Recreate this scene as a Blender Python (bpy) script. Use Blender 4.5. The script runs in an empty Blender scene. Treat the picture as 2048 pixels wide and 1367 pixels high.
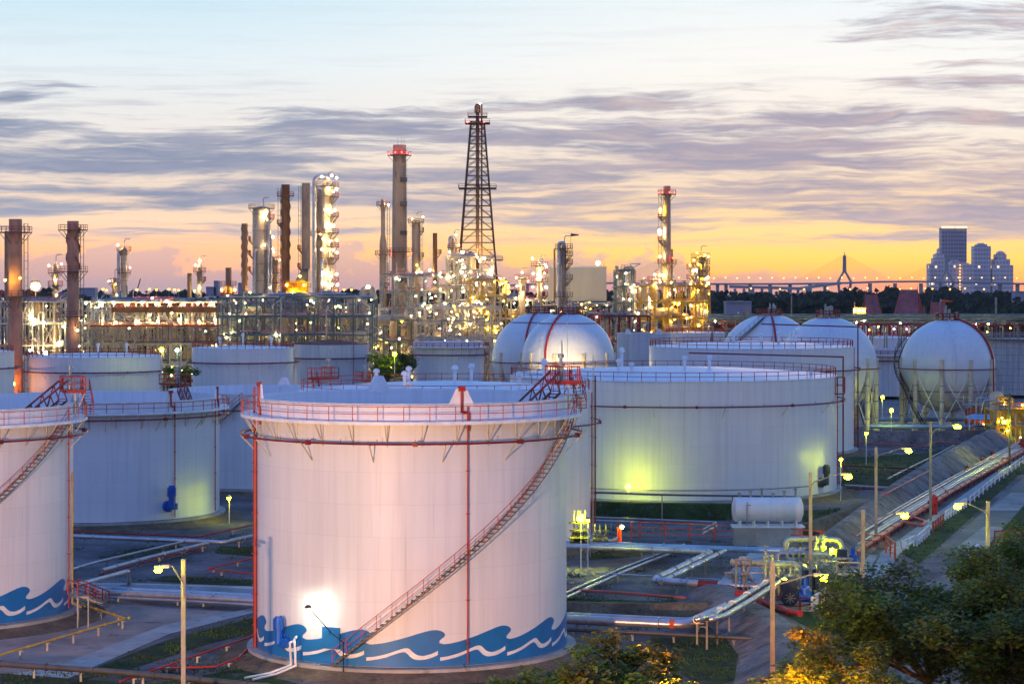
import bpy, bmesh, math, random
from mathutils import Vector
random.seed(7)
S = bpy.context.scene
COL = S.collection
# ------------------------------------------------------------------ camera
F, CX, HY, H = 4400.0, 1024.0, 570.0, 28.3        # focal length in photo pixels, principal column, horizon row, eye height
cam = bpy.data.cameras.new('camera'); co = bpy.data.objects.new('camera', cam); COL.objects.link(co)
co.location = (0, 0, H); co.rotation_euler = (math.radians(90), 0, 0)
cam.sensor_width = 36; cam.lens = 36*F/2048; cam.shift_y = -(683.5-HY)/2048
cam.clip_start = 1; cam.clip_end = 40000
S.camera = co
S.view_settings.view_transform = 'Standard'; S.view_settings.look = 'None'
S.view_settings.gamma = 1; S.view_settings.exposure = 0.12
S.render.engine = 'CYCLES'
try:
    S.cycles.use_denoising = True
    S.cycles.max_bounces = 5; S.cycles.diffuse_bounces = 2; S.cycles.glossy_bounces = 2
    S.cycles.transmission_bounces = 2; S.cycles.volume_bounces = 0
    S.cycles.sample_clamp_indirect = 4
    S.cycles.caustics_reflective = False; S.cycles.caustics_refractive = False
except Exception: pass

def L(r, g, b):                                    # sRGB 0-255 to linear
    f = lambda c: (c/12.92 if c <= .04045 else ((c+.055)/1.055)**2.4)
    return (f(r/255), f(g/255), f(b/255), 1)
class N:                                           # tiny node-graph writer
    def __init__(s, t): s.t = t; s.n = t.nodes; s.l = t.links
    def put(s, sock, v):
        if isinstance(v, bpy.types.NodeSocket): s.l.new(v, sock)
        elif v is not None: sock.default_value = v
    def m(s, op, a, b=None, c=None, clamp=False):
        n = s.n.new('ShaderNodeMath'); n.operation = op; n.use_clamp = clamp
        for i, v in enumerate((a, b, c)):
            if v is not None: s.put(n.inputs[i], v)
        return n.outputs[0]
    def ss(s, x, a, b):                            # smoothstep from a to b
        n = s.n.new('ShaderNodeMapRange'); n.interpolation_type = 'SMOOTHSTEP'
        s.put(n.inputs[0], x); n.inputs[1].default_value = a; n.inputs[2].default_value = b
        return n.outputs[0]
    def vec(s, x, y, z):
        n = s.n.new('ShaderNodeCombineXYZ')
        for i, v in enumerate((x, y, z)): s.put(n.inputs[i], v)
        return n.outputs[0]
    def sep(s, v):
        n = s.n.new('ShaderNodeSeparateXYZ'); s.put(n.inputs[0], v); return n.outputs
    def noise(s, v, scale, detail=4, rough=.55, dist=0):
        n = s.n.new('ShaderNodeTexNoise'); s.put(n.inputs['Vector'], v)
        n.inputs['Scale'].default_value = scale; n.inputs['Detail'].default_value = detail
        n.inputs['Roughness'].default_value = rough; n.inputs['Distortion'].default_value = dist
        return n.outputs['Fac']
    def mix(s, f, a, b, mode='MIX'):
        n = s.n.new('ShaderNodeMix'); n.data_type = 'RGBA'; n.blend_type = mode
        s.put(n.inputs[0], f); s.put(n.inputs[6], a); s.put(n.inputs[7], b); return n.outputs[2]
    def ramp(s, f, stops):
        n = s.n.new('ShaderNodeValToRGB'); e = n.color_ramp.elements
        while len(e) < len(stops): e.new(.5)
        for k, (p, c) in enumerate(stops): e[k].position = p; e[k].color = c
        s.put(n.inputs[0], f); return n.outputs[0]
    def tex(s, which):
        return s.n.new('ShaderNodeTexCoord').outputs[which]

# ------------------------------------------------------------------ dusk sky
SUN_EL, SUN_ROT = math.radians(1.5), math.radians(9)     # the sun has just gone down ahead, a little to the right
W = bpy.data.worlds.new('World'); S.world = W; W.use_nodes = True
w = N(W.node_tree); w.n.clear()
x, y, z = w.sep(w.tex('Generated'))
el = w.m('ARCSINE', z); az = w.m('ARCTAN2', x, y)
# visible band: elevation 0 to 0.135 rad
f = w.m('DIVIDE', el, .14, clamp=True)
def py2(py): return max(0, min(1, math.atan((HY-py)/F)/.14))
left = w.ramp(f, [(0, L(178,150,156)), (py2(545), L(222,166,140)), (py2(500), L(254,188,138)), (py2(440), L(252,216,182)),
                  (py2(370), L(243,222,202)), (py2(250), L(238,234,228)), (py2(130), L(226,238,243)), (py2(0), L(202,229,242))])
right = w.ramp(f, [(0, L(236,146,100)), (py2(555), L(250,172,86)), (py2(515), L(255,202,92)), (py2(460), L(255,214,142)),
                   (py2(390), L(249,219,182)), (py2(260), L(247,238,224)), (py2(130), L(247,246,241)), (py2(0), L(234,242,244))])
base = w.mix(w.ss(az, -.17, .12), left, right)
# streak clouds
wv = w.noise(w.vec(w.m('MULTIPLY', az, 14), w.m('MULTIPLY', el, 40), 3.3), 1.0, 3)
cv = w.vec(w.m('MULTIPLY', az, 6.5), w.m('ADD', w.m('MULTIPLY', el, 88), w.m('MULTIPLY', wv, .9)), w.m('MULTIPLY', az, 2))
c1 = w.noise(cv, 1.0, 8, .64, .1)
cv2 = w.vec(w.m('MULTIPLY', az, 26), w.m('ADD', w.m('MULTIPLY', el, 230), w.m('MULTIPLY', wv, 4)), 8.1)
c2 = w.noise(cv2, 1.0, 5, .6)
cn = w.m('ADD', w.m('MULTIPLY', c1, .78), w.m('MULTIPLY', c2, .22))
env = w.ramp(f, [(0, (0,0,0,1)), (py2(520), (.1,.1,.1,1)), (py2(478), (.62,.62,.62,1)), (py2(400), (.78,.78,.78,1)), (py2(290), (.95,.95,.95,1)),
                 (py2(215), (.62,.62,.62,1)), (py2(150), (.18,.18,.18,1)), (1, (.06,.06,.06,1))])
envr = w.m('ADD', env, w.m('MULTIPLY', w.ss(az, .05, .2), w.m('MULTIPLY', w.ss(el, .07, .1), .52)))
thr = w.m('SUBTRACT', .68, w.m('MULTIPLY', envr, .272))
cm = w.ss(w.m('SUBTRACT', cn, thr), -.03, .10)
ccol = w.mix(w.ss(az, -.2, .15), L(126,142,170), L(152,152,174))
ccol = w.mix(w.ss(c2, .42, .72), ccol, w.mix(w.ss(az, -.2, .2), L(168,172,186), L(204,182,178)))
sky = w.mix(w.m('MULTIPLY', cm, .93), base, ccol)
c3 = w.noise(w.vec(w.m('MULTIPLY', az, 11), w.m('ADD', w.m('MULTIPLY', el, 210), w.m('MULTIPLY', wv, .8)), 21.0), 1.0, 6, .62)
e3 = w.ramp(f, [(0, (0,0,0,1)), (py2(500), (.15,.15,.15,1)), (py2(455), (1,1,1,1)), (py2(300), (.9,.9,.9,1)), (py2(200), (.4,.4,.4,1)), (py2(140), (.12,.12,.12,1)), (1, (.06,.06,.06,1))])
m3 = w.m('MULTIPLY', w.ss(c3, .49, .64), w.m('MULTIPLY', e3, .72))
sky = w.mix(m3, sky, w.mix(w.ss(az, -.2, .15), L(146,154,178), L(174,164,178)))
# low cumulus bank over the left and centre horizon
bn = w.noise(w.vec(w.m('MULTIPLY', az, 30), w.m('MULTIPLY', el, 45), 1.7), 1.0, 5, .6)
bh = w.m('ADD', .006, w.m('MULTIPLY', w.m('SUBTRACT', bn, .36), .062))
bh = w.m('ADD', w.m('MULTIPLY', bh, w.m('SUBTRACT', 1, w.m('MULTIPLY', w.ss(az, .075, .09), .72))), w.m('MULTIPLY', w.ss(az, .08, .10), .0015))
bank = w.m('MULTIPLY', w.ss(w.m('SUBTRACT', bh, el), -.0016, .0034), w.m('SUBTRACT', 1, w.ss(az, .13, .19)))
bcol = w.mix(w.ss(el, .002, .022), L(160,142,156), L(186,166,174))
sky = w.mix(w.m('MULTIPLY', bank, .62), sky, bcol)
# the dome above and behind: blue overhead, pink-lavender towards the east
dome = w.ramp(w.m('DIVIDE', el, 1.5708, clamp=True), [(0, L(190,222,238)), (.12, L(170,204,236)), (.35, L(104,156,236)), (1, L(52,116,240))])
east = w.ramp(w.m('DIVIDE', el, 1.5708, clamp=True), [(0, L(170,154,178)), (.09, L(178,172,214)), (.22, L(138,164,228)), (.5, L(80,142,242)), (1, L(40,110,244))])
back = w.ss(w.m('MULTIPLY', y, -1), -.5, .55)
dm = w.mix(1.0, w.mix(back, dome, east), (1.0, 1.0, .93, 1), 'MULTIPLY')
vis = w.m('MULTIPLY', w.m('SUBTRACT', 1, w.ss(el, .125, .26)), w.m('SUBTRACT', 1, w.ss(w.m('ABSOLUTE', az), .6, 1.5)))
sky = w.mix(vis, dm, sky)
nish = w.n.new('ShaderNodeTexSky'); nish.sky_type = 'NISHITA'; nish.sun_disc = False
nish.sun_elevation = SUN_EL; nish.sun_rotation = SUN_ROT; nish.air_density = 1.0
sky = w.mix(1.0, sky, w.mix(1.0, nish.outputs[0], (.002, .002, .002, 1), 'MULTIPLY'), 'ADD')
sky = w.mix(w.m('MULTIPLY', w.m('SUBTRACT', 1, w.ss(el, .0, .05)), vis), sky, w.mix(1.0, sky, (1.42, 1.38, 1.24, 1), 'MULTIPLY'))     # the afterglow is strongest low down
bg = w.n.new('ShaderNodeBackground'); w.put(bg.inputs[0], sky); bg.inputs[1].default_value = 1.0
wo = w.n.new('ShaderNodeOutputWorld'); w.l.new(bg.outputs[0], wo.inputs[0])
# ------------------------------------------------------------------ the last sunlight, almost level, from ahead
sl = bpy.data.lights.new('sun', 'SUN'); sl.energy = .5; sl.angle = math.radians(10); sl.color = (1, .62, .32)
so = bpy.data.objects.new('sun', sl); COL.objects.link(so)
so.rotation_euler = Vector((-math.sin(SUN_ROT)*math.cos(SUN_EL), -math.cos(SUN_ROT)*math.cos(SUN_EL), -math.sin(SUN_EL))).to_track_quat('-Z', 'Y').to_euler()

# ------------------------------------------------------------------ materials
MAT = {}
def mat(name, col, rough=.5, metal=0, var=.15, scale=.6, bump=0, stretch=(1,1,1), dirt=None, spec=.5, fine=0):
    m = bpy.data.materials.new(name); m.use_nodes = True; t = N(m.node_tree)
    b = t.n['Principled BSDF']; b.inputs['Roughness'].default_value = rough; b.inputs['Metallic'].default_value = metal
    b.inputs['Specular IOR Level'].default_value = spec
    mp = t.n.new('ShaderNodeMapping'); t.put(mp.inputs[0], t.tex('Object')); mp.inputs['Scale'].default_value = stretch
    n1 = t.noise(mp.outputs[0], scale, 5, .6)
    c = col if len(col) == 4 else (*col, 1)
    lo = tuple(v*(1-var) for v in c[:3])+(1,); hi = tuple(min(1, v*(1+var)) for v in c[:3])+(1,)
    cc = t.mix(t.ss(n1, .3, .7), lo, hi)
    if dirt:
        cc = t.mix(t.m('MULTIPLY', t.ss(t.noise(mp.outputs[0], scale*2.7, 6, .65), .55, .72), dirt[1]), cc, dirt[0])
    if fine:
        cc = t.mix(t.m('MULTIPLY', t.ss(t.noise(t.tex('Object'), fine, 2, .7), .4, .68), .45), cc, tuple(v*.35 for v in c[:3])+(1,))
    t.put(b.inputs['Base Color'], cc)
    t.put(b.inputs['Roughness'], t.m('ADD', rough-.08, t.m('MULTIPLY', n1, .16)))
    if bump:
        bp = t.n.new('ShaderNodeBump'); bp.inputs['Strength'].default_value = bump; bp.inputs['Distance'].default_value = .05
        t.put(bp.inputs['Height'], t.noise(t.tex('Object'), max(scale*6, fine), 4, .6)); t.put(b.inputs['Normal'], bp.outputs[0])
    MAT[name] = m; return m
def tankmat(name, col, rough=.34, dirty=.12, rust=0, course=2.4, gl=.5):
    m = bpy.data.materials.new(name); m.use_nodes = True; t = N(m.node_tree); b = t.n['Principled BSDF']
    px, py_, pz = t.sep(t.tex('Object'))
    st = t.noise(t.vec(t.m('MULTIPLY', px, 1.6), t.m('MULTIPLY', py_, 1.6), t.m('MULTIPLY', pz, .06)), 1.0, 5, .6)
    bl = t.noise(t.tex('Object'), .22, 4, .55)
    c = (*col, 1); d = tuple(v*(1-dirty) for v in col)+(1,)
    cc = t.mix(t.ss(st, .4, .72), c, d)
    cc = t.mix(t.m('MULTIPLY', t.ss(bl, .4, .7), dirty*1.6), cc, (col[0]*.82, col[1]*.84, col[2]*.88, 1))
    seam = t.m('LESS_THAN', t.m('FRACT', t.m('DIVIDE', pz, course)), .014)
    ang = t.m('ARCTAN2', px, py_)
    row = t.m('FLOOR', t.m('DIVIDE', pz, course))
    vs = t.m('LESS_THAN', t.m('FRACT', t.m('ADD', t.m('MULTIPLY', ang, 2.2), t.m('MULTIPLY', row, .37))), .006)
    cc = t.mix(t.m('MULTIPLY', t.m('MAXIMUM', seam, vs), .26), cc, (col[0]*.5, col[1]*.45, col[2]*.42, 1))
    wn = t.n.new('ShaderNodeTexWhiteNoise'); t.put(wn.inputs[0], t.vec(t.m('FLOOR', t.m('ADD', t.m('MULTIPLY', ang, 2.2), t.m('MULTIPLY', row, .37))), row, 3.0))
    cc = t.mix(t.m('MULTIPLY', wn.outputs[0], .13), cc, (col[0]*.6, col[1]*.6, col[2]*.62, 1))
    rr_ = t.noise(t.vec(t.m('MULTIPLY', px, 2.2), t.m('MULTIPLY', py_, 2.2), t.m('MULTIPLY', pz, .045)), 1.0, 7, .7)
    cc = t.mix(t.m('MULTIPLY', t.ss(rr_, .60, .78), .30), cc, L(138, 108, 84))
    if rust:
        rs = t.noise(t.vec(t.m('MULTIPLY', px, 3), t.m('MULTIPLY', py_, 3), t.m('MULTIPLY', pz, .12)), 1.0, 6, .65)
        cc = t.mix(t.m('MULTIPLY', t.ss(rs, .56, .7), rust), cc, L(120, 74, 40))
    t.put(b.inputs['Base Color'], cc); t.put(b.inputs['Roughness'], t.m('ADD', rough, t.m('MULTIPLY', bl, .2)))
    b.inputs['Specular IOR Level'].default_value = gl
    bp = t.n.new('ShaderNodeBump'); bp.inputs['Strength'].default_value = .12; bp.inputs['Distance'].default_value = .3
    t.put(bp.inputs['Height'], t.m('ADD', t.noise(t.tex('Object'), .45, 3, .5), t.m('MULTIPLY', seam, .2))); t.put(b.inputs['Normal'], bp.outputs[0])
    MAT[name] = m; return m
def glow(name, col, e):
    m = bpy.data.materials.new(name); m.use_nodes = True; t = N(m.node_tree); t.n.clear()
    k = t.n.new('ShaderNodeEmission'); k.inputs[0].default_value = (*col, 1); k.inputs[1].default_value = e
    o = t.n.new('ShaderNodeOutputMaterial'); t.l.new(k.outputs[0], o.inputs[0]); MAT[name] = m; return m
tankmat('tank_white', (.80, .80, .82)); tankmat('tank_old', (.66, .66, .66), .45, .25, .35); tankmat('tank_rusty', (.62, .62, .62), .5, .3, .75)
tankmat('roof_white', (.78, .80, .84), .38, .22, 0, 50); tankmat('sphere_white', (.76, .77, .76), .30, .09, .03, 3.1, .6)
mat('roof_red', L(110, 48, 40), .6, 0, .3, .5); mat('roof_grey', L(120, 132, 142), .6, 0, .25, .3)
mat('red', L(168, 36, 26), .5, 0, .2, 1.2); mat('dark_red', L(122, 28, 30), .5, 0, .25, .8); mat('pink_red', L(190, 92, 72), .45, 0, .2, .7)
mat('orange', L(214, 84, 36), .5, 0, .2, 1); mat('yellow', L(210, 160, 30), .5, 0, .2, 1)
mat('silver', (.50, .49, .50), .34, .7, .18, .5, 0, (1, 1, 1), (L(110, 80, 70), .35)); mat('blue_pipe', (.30, .44, .58), .35, .35, .2, .4)
mat('stained_pipe', (.55, .53, .55), .38, .6, .2, .5, 0, (1, 1, 1), (L(120, 30, 30), .9))
mat('dark_pipe', (.10, .09, .085), .5, .3, .3, .6); mat('steel', (.30, .29, .27), .5, .3, .25, .7); mat('teal_steel', (.14, .19, .16), .5, .1, .25, .7)
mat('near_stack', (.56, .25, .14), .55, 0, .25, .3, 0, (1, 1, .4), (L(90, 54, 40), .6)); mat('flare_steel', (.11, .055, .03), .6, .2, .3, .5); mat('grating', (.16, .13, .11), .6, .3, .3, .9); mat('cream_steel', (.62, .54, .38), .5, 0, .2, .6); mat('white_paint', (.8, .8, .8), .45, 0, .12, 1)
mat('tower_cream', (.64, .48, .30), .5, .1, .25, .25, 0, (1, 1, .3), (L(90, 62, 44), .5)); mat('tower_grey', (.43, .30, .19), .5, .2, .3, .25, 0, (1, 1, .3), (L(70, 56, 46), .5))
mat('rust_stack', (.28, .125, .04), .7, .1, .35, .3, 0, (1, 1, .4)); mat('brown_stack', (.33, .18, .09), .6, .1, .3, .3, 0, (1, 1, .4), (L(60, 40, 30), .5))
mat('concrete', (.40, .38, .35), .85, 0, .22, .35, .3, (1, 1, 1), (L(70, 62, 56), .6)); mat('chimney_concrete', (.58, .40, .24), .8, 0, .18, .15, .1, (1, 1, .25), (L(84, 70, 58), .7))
mat('pole_concrete', (.36, .31, .24), .85, 0, .2, .8, .2); mat('tan_slab', (.35, .25, .20), .85, 0, .25, .22, .25, (1, 1, 1), (L(70, 52, 46), .7))
mat('gravel', (.15, .132, .13), .95, 0, .5, .09, .9, (1, 1, 1), (L(38, 38, 34), .85), .3, 1.1); mat('bund', (.22, .185, .165), .9, 0, .45, .3, .6, (1, 1, 1), (L(46, 44, 38), .95), .3, 2)
mat('earth', (.17, .12, .075), .95, 0, .35, .4, .7, (1, 1, 1), (L(40, 44, 22), .8), .3, 3); mat('asphalt', (.14, .145, .15), .8, 0, .3, .12, .3, (1, 1, 1), (L(70, 70, 70), .5), .4, 4)
mat('road_concrete', (.27, .27, .25), .85, 0, .3, .16, .3, (1, 1, 1), (L(62, 64, 68), .8)); mat('grass', (.032, .055, .014), .95, 0, .5, .35, .8, (1, 1, 1), ((.11, .105, .11, 1), .9), .2, 4)
mat('blade', (.05, .10, .02), .8, 0, .5, .2); mat('blue_paint', L(24, 92, 190), .4, 0, .15, 1.2); mat('wave_blue', L(30, 112, 178), .4, 0, .08, .8)
mat('navy', (.02, .035, .07), .45, 0, .3, .8); mat('teal_metal', (.08, .16, .2), .45, .2, .3, .8); mat('black', (.012, .012, .012), .6, 0, .3, 1); mat('cladding', (.58, .54, .44), .55, .1, .07, .3, 0, (1, 1, .2))
mat('bark', (.06, .045, .03), .9, 0, .4, 2, .5); mat('temple_roof', L(158, 92, 92), .6, 0, .25, .3); mat('temple_wall', L(190, 150, 90), .7, 0, .15, .5)
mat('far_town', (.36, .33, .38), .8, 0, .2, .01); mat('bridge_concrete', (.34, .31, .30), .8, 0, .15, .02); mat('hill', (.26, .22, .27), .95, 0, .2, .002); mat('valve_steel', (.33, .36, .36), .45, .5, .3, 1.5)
mat('wood_far', (.035, .055, .025), .95, 0, .7, .05, 0, (1, 1, 1), None, .1)
for nm, col in (('leaf_green', (.095, .155, .012)), ('leaf_dark', (.065, .10, .009)), ('leaf_olive', (.15, .13, .012))):
    m = mat(nm, col, .55, 0, .65, .55, 0, (1, 1, 1), None, .35); t = N(m.node_tree)
    tr = t.n.new('ShaderNodeBsdfTranslucent'); tr.inputs[0].default_value = (col[0]*1.8, col[1]*1.6, col[2], 1)
    mx = t.n.new('ShaderNodeMixShader'); mx.inputs[0].default_value = .3
    o = t.n['Material Output']; t.l.new(t.n['Principled BSDF'].outputs[0], mx.inputs[1]); t.l.new(tr.outputs[0], mx.inputs[2]); t.l.new(mx.outputs[0], o.inputs[0])
glow('lamp_lime', (.9, 1, .14), 140); glow('lamp_white', (1, .77, .38), 240); glow('lamp_warm', (1, .52, .10), 170); glow('lamp_yellow', (1, .66, .03), 220); glow('lamp_green', (.86, 1, .0016), 380)
glow('lamp_small', (.88, 1, .0028), 240); glow('lamp_sodium', (1, .31, .012), 9000); glow('lamp_cool', (.25, 1, .62), 120)
glow('lamp_sphere', (1, .74, .34), 2600); glow('lamp_red', (1, .03, .02), 26); glow('lamp_far', (1, .46, .09), 5); glow('lamp_wall', (1, .95, .72), 460); glow('crown_glow', (1, .74, .36), 2.2); glow('lamp_fire', (1, .36, .03), 130)

# ------------------------------------------------------------------ geometry helpers
LOC = {}
def X(px, Y): return (px-CX)*Y/F
def Z(py, Y): return H-(py-HY)*Y/F
def P(px, py, Y): return Vector((X(px, Y), Y, Z(py, Y)))
GZ = -.8
def G(px, py, z=GZ):
    Y = (H-z)*F/(py-HY); return Vector((X(px, Y), Y, z))
PI = math.pi
class MB:
    def __init__(s): s.v = []; s.f = []
    def add(s, vs, fs):
        b = len(s.v); s.v += [tuple(q) for q in vs]; s.f += [tuple(i+b for i in q) for q in fs]; return s
    def box(s, c, d, rz=0, rx=0):
        cx, cy, cz = c; hx, hy, hz = d[0]/2, d[1]/2, d[2]/2; ca, sa = math.cos(rz), math.sin(rz); o = []
        for k in range(8):
            a, b, e = (hx if k & 1 else -hx), (hy if k & 2 else -hy), (hz if k & 4 else -hz)
            o.append((cx+a*ca-b*sa, cy+a*sa+b*ca, cz+e))
        return s.add(o, [(0,2,3,1), (4,5,7,6), (0,1,5,4), (2,6,7,3), (0,4,6,2), (1,3,7,5)])
    def tube(s, a, b, r, n=6, r2=None, caps=True):
        return s.path([a, b], r, n, caps, r2)
    def path(s, pts, r, n=6, caps=True, r2=None, closed=False):
        pts = [Vector(p) for p in pts]; m = len(pts); vs = []; up = None
        for i, p in enumerate(pts):
            if closed: d1 = p-pts[i-1]; d2 = pts[(i+1) % m]-p
            else: d1 = p-pts[max(i-1, 0)]; d2 = pts[min(i+1, m-1)]-p
            if d1.length < 1e-9: d1 = d2
            if d2.length < 1e-9: d2 = d1
            d1 = d1.normalized(); d2 = d2.normalized(); t = d1+d2
            t = t.normalized() if t.length > 1e-6 else d1
            if up is None or abs(up.dot(t)) > .999:
                up = Vector((0,0,1)) if abs(t.z) < .9 else Vector((0,1,0))
            u = (up-t*up.dot(t)).normalized(); q = t.cross(u); up = u
            k = min(1/max(.4, math.sqrt(max(.0, (1+d1.dot(d2))/2))), 2)
            rr = r if r2 is None else r+(r2-r)*i/(m-1)
            bis = (d2-d1); bn = bis.normalized() if bis.length > 1e-6 else None
            for j in range(n):
                a = 2*PI*(j+.5)/n; o = u*math.cos(a)*rr+q*math.sin(a)*rr
                if bn: o = o+bn*(o.dot(bn))*(k-1)
                vs.append(p+o)
        fs = []; mm = m if closed else m-1
        for i in range(mm):
            i2 = (i+1) % m
            for j in range(n):
                j2 = (j+1) % n; fs.append((i*n+j, i*n+j2, i2*n+j2, i2*n+j))
        if caps and not closed: fs += [tuple(range(n))[::-1], tuple((m-1)*n+j for j in range(n))]
        return s.add(vs, fs)
    def lathe(s, prof, c, n=32, a0=0, a1=2*PI):
        full = abs(a1-a0-2*PI) < 1e-6; k = n if full else n+1; vs = []; fs = []
        for i in range(k):
            a = a0+(a1-a0)*i/n; sa, ca = math.sin(a), -math.cos(a)
            vs += [(c[0]+r*sa, c[1]+r*ca, c[2]+zz) for r, zz in prof]
        p = len(prof)
        for i in range(n):
            i2 = (i+1) % k
            for j in range(p-1): fs.append((i*p+j, i2*p+j, i2*p+j+1, i*p+j+1))
        return s.add(vs, fs)
    def ring(s, c, R, r, z=0, n=64, m=5, a0=0, a1=2*PI):
        full = abs(a1-a0-2*PI) < 1e-6
        pts = [cyl(c, R, a0+(a1-a0)*i/n, z) for i in range(n if full else n+1)]
        return s.path(pts, r, m, True, None, full)
    def rail(s, pts, h=1.1, r=.04, closed=False, post=True, mid=True):
        pts = [Vector(p) for p in pts]; u = Vector((0,0,h))
        s.path([p+u for p in pts], r, 4, True, None, closed)
        if mid: s.path([p+u*.5 for p in pts], r*.85, 4, True, None, closed)
        if post:
            for p in pts: s.tube(p, p+u, r, 4)
        return s
    def build(s, name, m, parent=None, smooth=False, loc=None):
        off = Vector(LOC[parent.name]) if parent else Vector(loc or (0,0,0))
        me = bpy.data.meshes.new(name); me.from_pydata([(a-off.x, b-off.y, c-off.z) for a, b, c in s.v], [], s.f)
        me.materials.append(MAT[m] if isinstance(m, str) else m)
        if smooth:
            me.polygons.foreach_set('use_smooth', [True]*len(me.polygons)); me.set_sharp_from_angle(angle=.7)
        me.update()
        o = bpy.data.objects.new(name, me); COL.objects.link(o)
        if parent: o.parent = parent
        else: o.location = off
        LOC[o.name] = tuple(off); return o
def cyl(c, R, a, z): return Vector((c[0]+R*math.sin(a), c[1]-R*math.cos(a), c[2]+z))
def tag(o, label, cat, group=None, kind=None):
    if label: o['label'] = label
    if cat: o['category'] = cat
    if group: o['group'] = group
    if kind: o['kind'] = kind
    return o
def thing(name, label, cat, loc, group=None):
    o = bpy.data.objects.new(name, None); COL.objects.link(o); o.location = loc; LOC[o.name] = tuple(loc); o.empty_display_size = .3
    return tag(o, label, cat, group)
def struct(name, mb, m, smooth=False):
    o = mb.build(name, m, None, smooth); o['kind'] = 'structure'; return o
_bm = bmesh.new(); bmesh.ops.create_icosphere(_bm, subdivisions=1, radius=1)
_bm2 = bmesh.new(); bmesh.ops.create_icosphere(_bm2, subdivisions=2, radius=1)
BULB = {}
def lamp(parent, pos, r, m, name='lamp'):
    k_ = (m, name == 'bulb')
    if k_ not in BULB:
        me = bpy.data.meshes.new(name); (_bm2 if k_[1] else _bm).to_mesh(me); me.materials.append(MAT[m]); BULB[k_] = me
    o = bpy.data.objects.new(name, BULB[k_]); COL.objects.link(o); o.parent = parent
    o.location = Vector(pos)-Vector(LOC[parent.name]); o.scale = (r, r, r); return o
def arc(c, R, a0, a1, z, n): return [cyl(c, R, a0+(a1-a0)*i/n, z) for i in range(n+1)]
def elbow(pts, r, k=4):                            # round the corners of a pipe run
    pts = [Vector(p) for p in pts]; out = [pts[0]]
    for i in range(1, len(pts)-1):
        a, b, c = pts[i-1], pts[i], pts[i+1]; u = a-b; v = c-b; d = min(r*2.6, u.length*.45, v.length*.45)
        p0 = b+u.normalized()*d; p1 = b+v.normalized()*d
        for j in range(k+1):
            t_ = j/k; out.append(p0*(1-t_)**2+b*2*t_*(1-t_)+p1*t_*t_)
    return out+[pts[-1]]
# ------------------------------------------------------------------ storage tanks
D2R = PI/180
def railing_ring(t, c, R, z, a0=0, a1=2*PI, h=1.1, step=1.9, col='red', r=.04, name='railing'):
    r *= max(1, c[1]/210); n = max(3, int(R*(a1-a0)/step)); full = abs(a1-a0-2*PI) < 1e-6
    pts = arc(c, R, a0, a1, z, n)
    if full: pts = pts[:-1]
    return MB().rail(pts, h, r, full).build(name, col, t)
def ring_pipe(t, c, R, z, Rt, nb, h=1.3, r=.09, brk='cream_steel', col='dark_red'):
    r *= max(1, c[1]/260); mb = MB().ring(c, R, r, z, 96, 6)
    for k in range(nb*2):
        a = 2*PI*(k+.3)/(nb*2); p = cyl(c, R, a, z); mb.tube(p, p+Vector((0,0,.35)), .03, 4)
        if k % 3 == 0: mb.box(p, (.34, .34, .34), -a)
    mb.build('spray_ring', col, t, True)
    for k in range(nb):
        a = 2*PI*(k+.55)/nb; o = cyl(c, R+.05, a, z-.12); i0 = cyl(c, Rt, a, z-.12); i1 = cyl(c, Rt, a, z-.12-h)
        if abs((a+PI) % (2*PI)-PI) < 1.9: MB().tube(i0, o, .05, 4).tube(o, i1, .05, 4).build('pipe_bracket', brk, t)
def stairway(t, c, R, a0, a1, z0, z1, wd=.8, col='red', tread='grating'):
    n = int((z1-z0)/.3); tr = MB(); rl = MB(); op = []; ip = []
    for i in range(n+1):
        f = i/n; a = a0+(a1-a0)*f; zz = z0+(z1-z0)*f
        p = cyl(c, R+.08+wd/2, a, zz); tr.box(p, (.30, wd, .05), a)
        if i % 3 == 0 or i == n: op.append(cyl(c, R+.1+wd, a, zz)); ip.append(cyl(c, R+.1, a, zz))
    tr.path([p-Vector((0,0,.1)) for p in op], .06, 4); tr.path([p-Vector((0,0,.1)) for p in ip], .05, 4)
    rl.rail(op, 1.05, .035)
    s = tr.build('stairway', tread, t); rl.build('handrail', col, s)
def vent(t, p, h=1.0, r=.32, name='roof_vent'):
    MB().lathe([(r*1.2, 0), (r*1.2, .08), (r*.62, .1), (r*.62, h*.72), (r*1.0, h*.74), (r*1.0, h*.78), (r*.62, h*.80), (r*.62, h*.9), (r*1.25, h*.92), (r*1.25, h*1.08), (r*.7, h*1.2), (0, h*1.23)], p, 10).build(name, 'white_paint', t, True)
def riser(t, c, R, a, z0, z1, r=.06, col='red', brk=True):
    mb = MB().tube(cyl(c, R+.18, a, z0), cyl(c, R+.18, a, z1), r, 6)
    if brk:
        k = z0+1.5
        while k < z1: mb.tube(cyl(c, R, a, k), cyl(c, R+.3, a, k), .035, 4); mb.box(cyl(c, R+.18, a, k), (r*4, r*4, .05), a); k += 3.2
    mb.build('riser_pipe', col, t)
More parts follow.
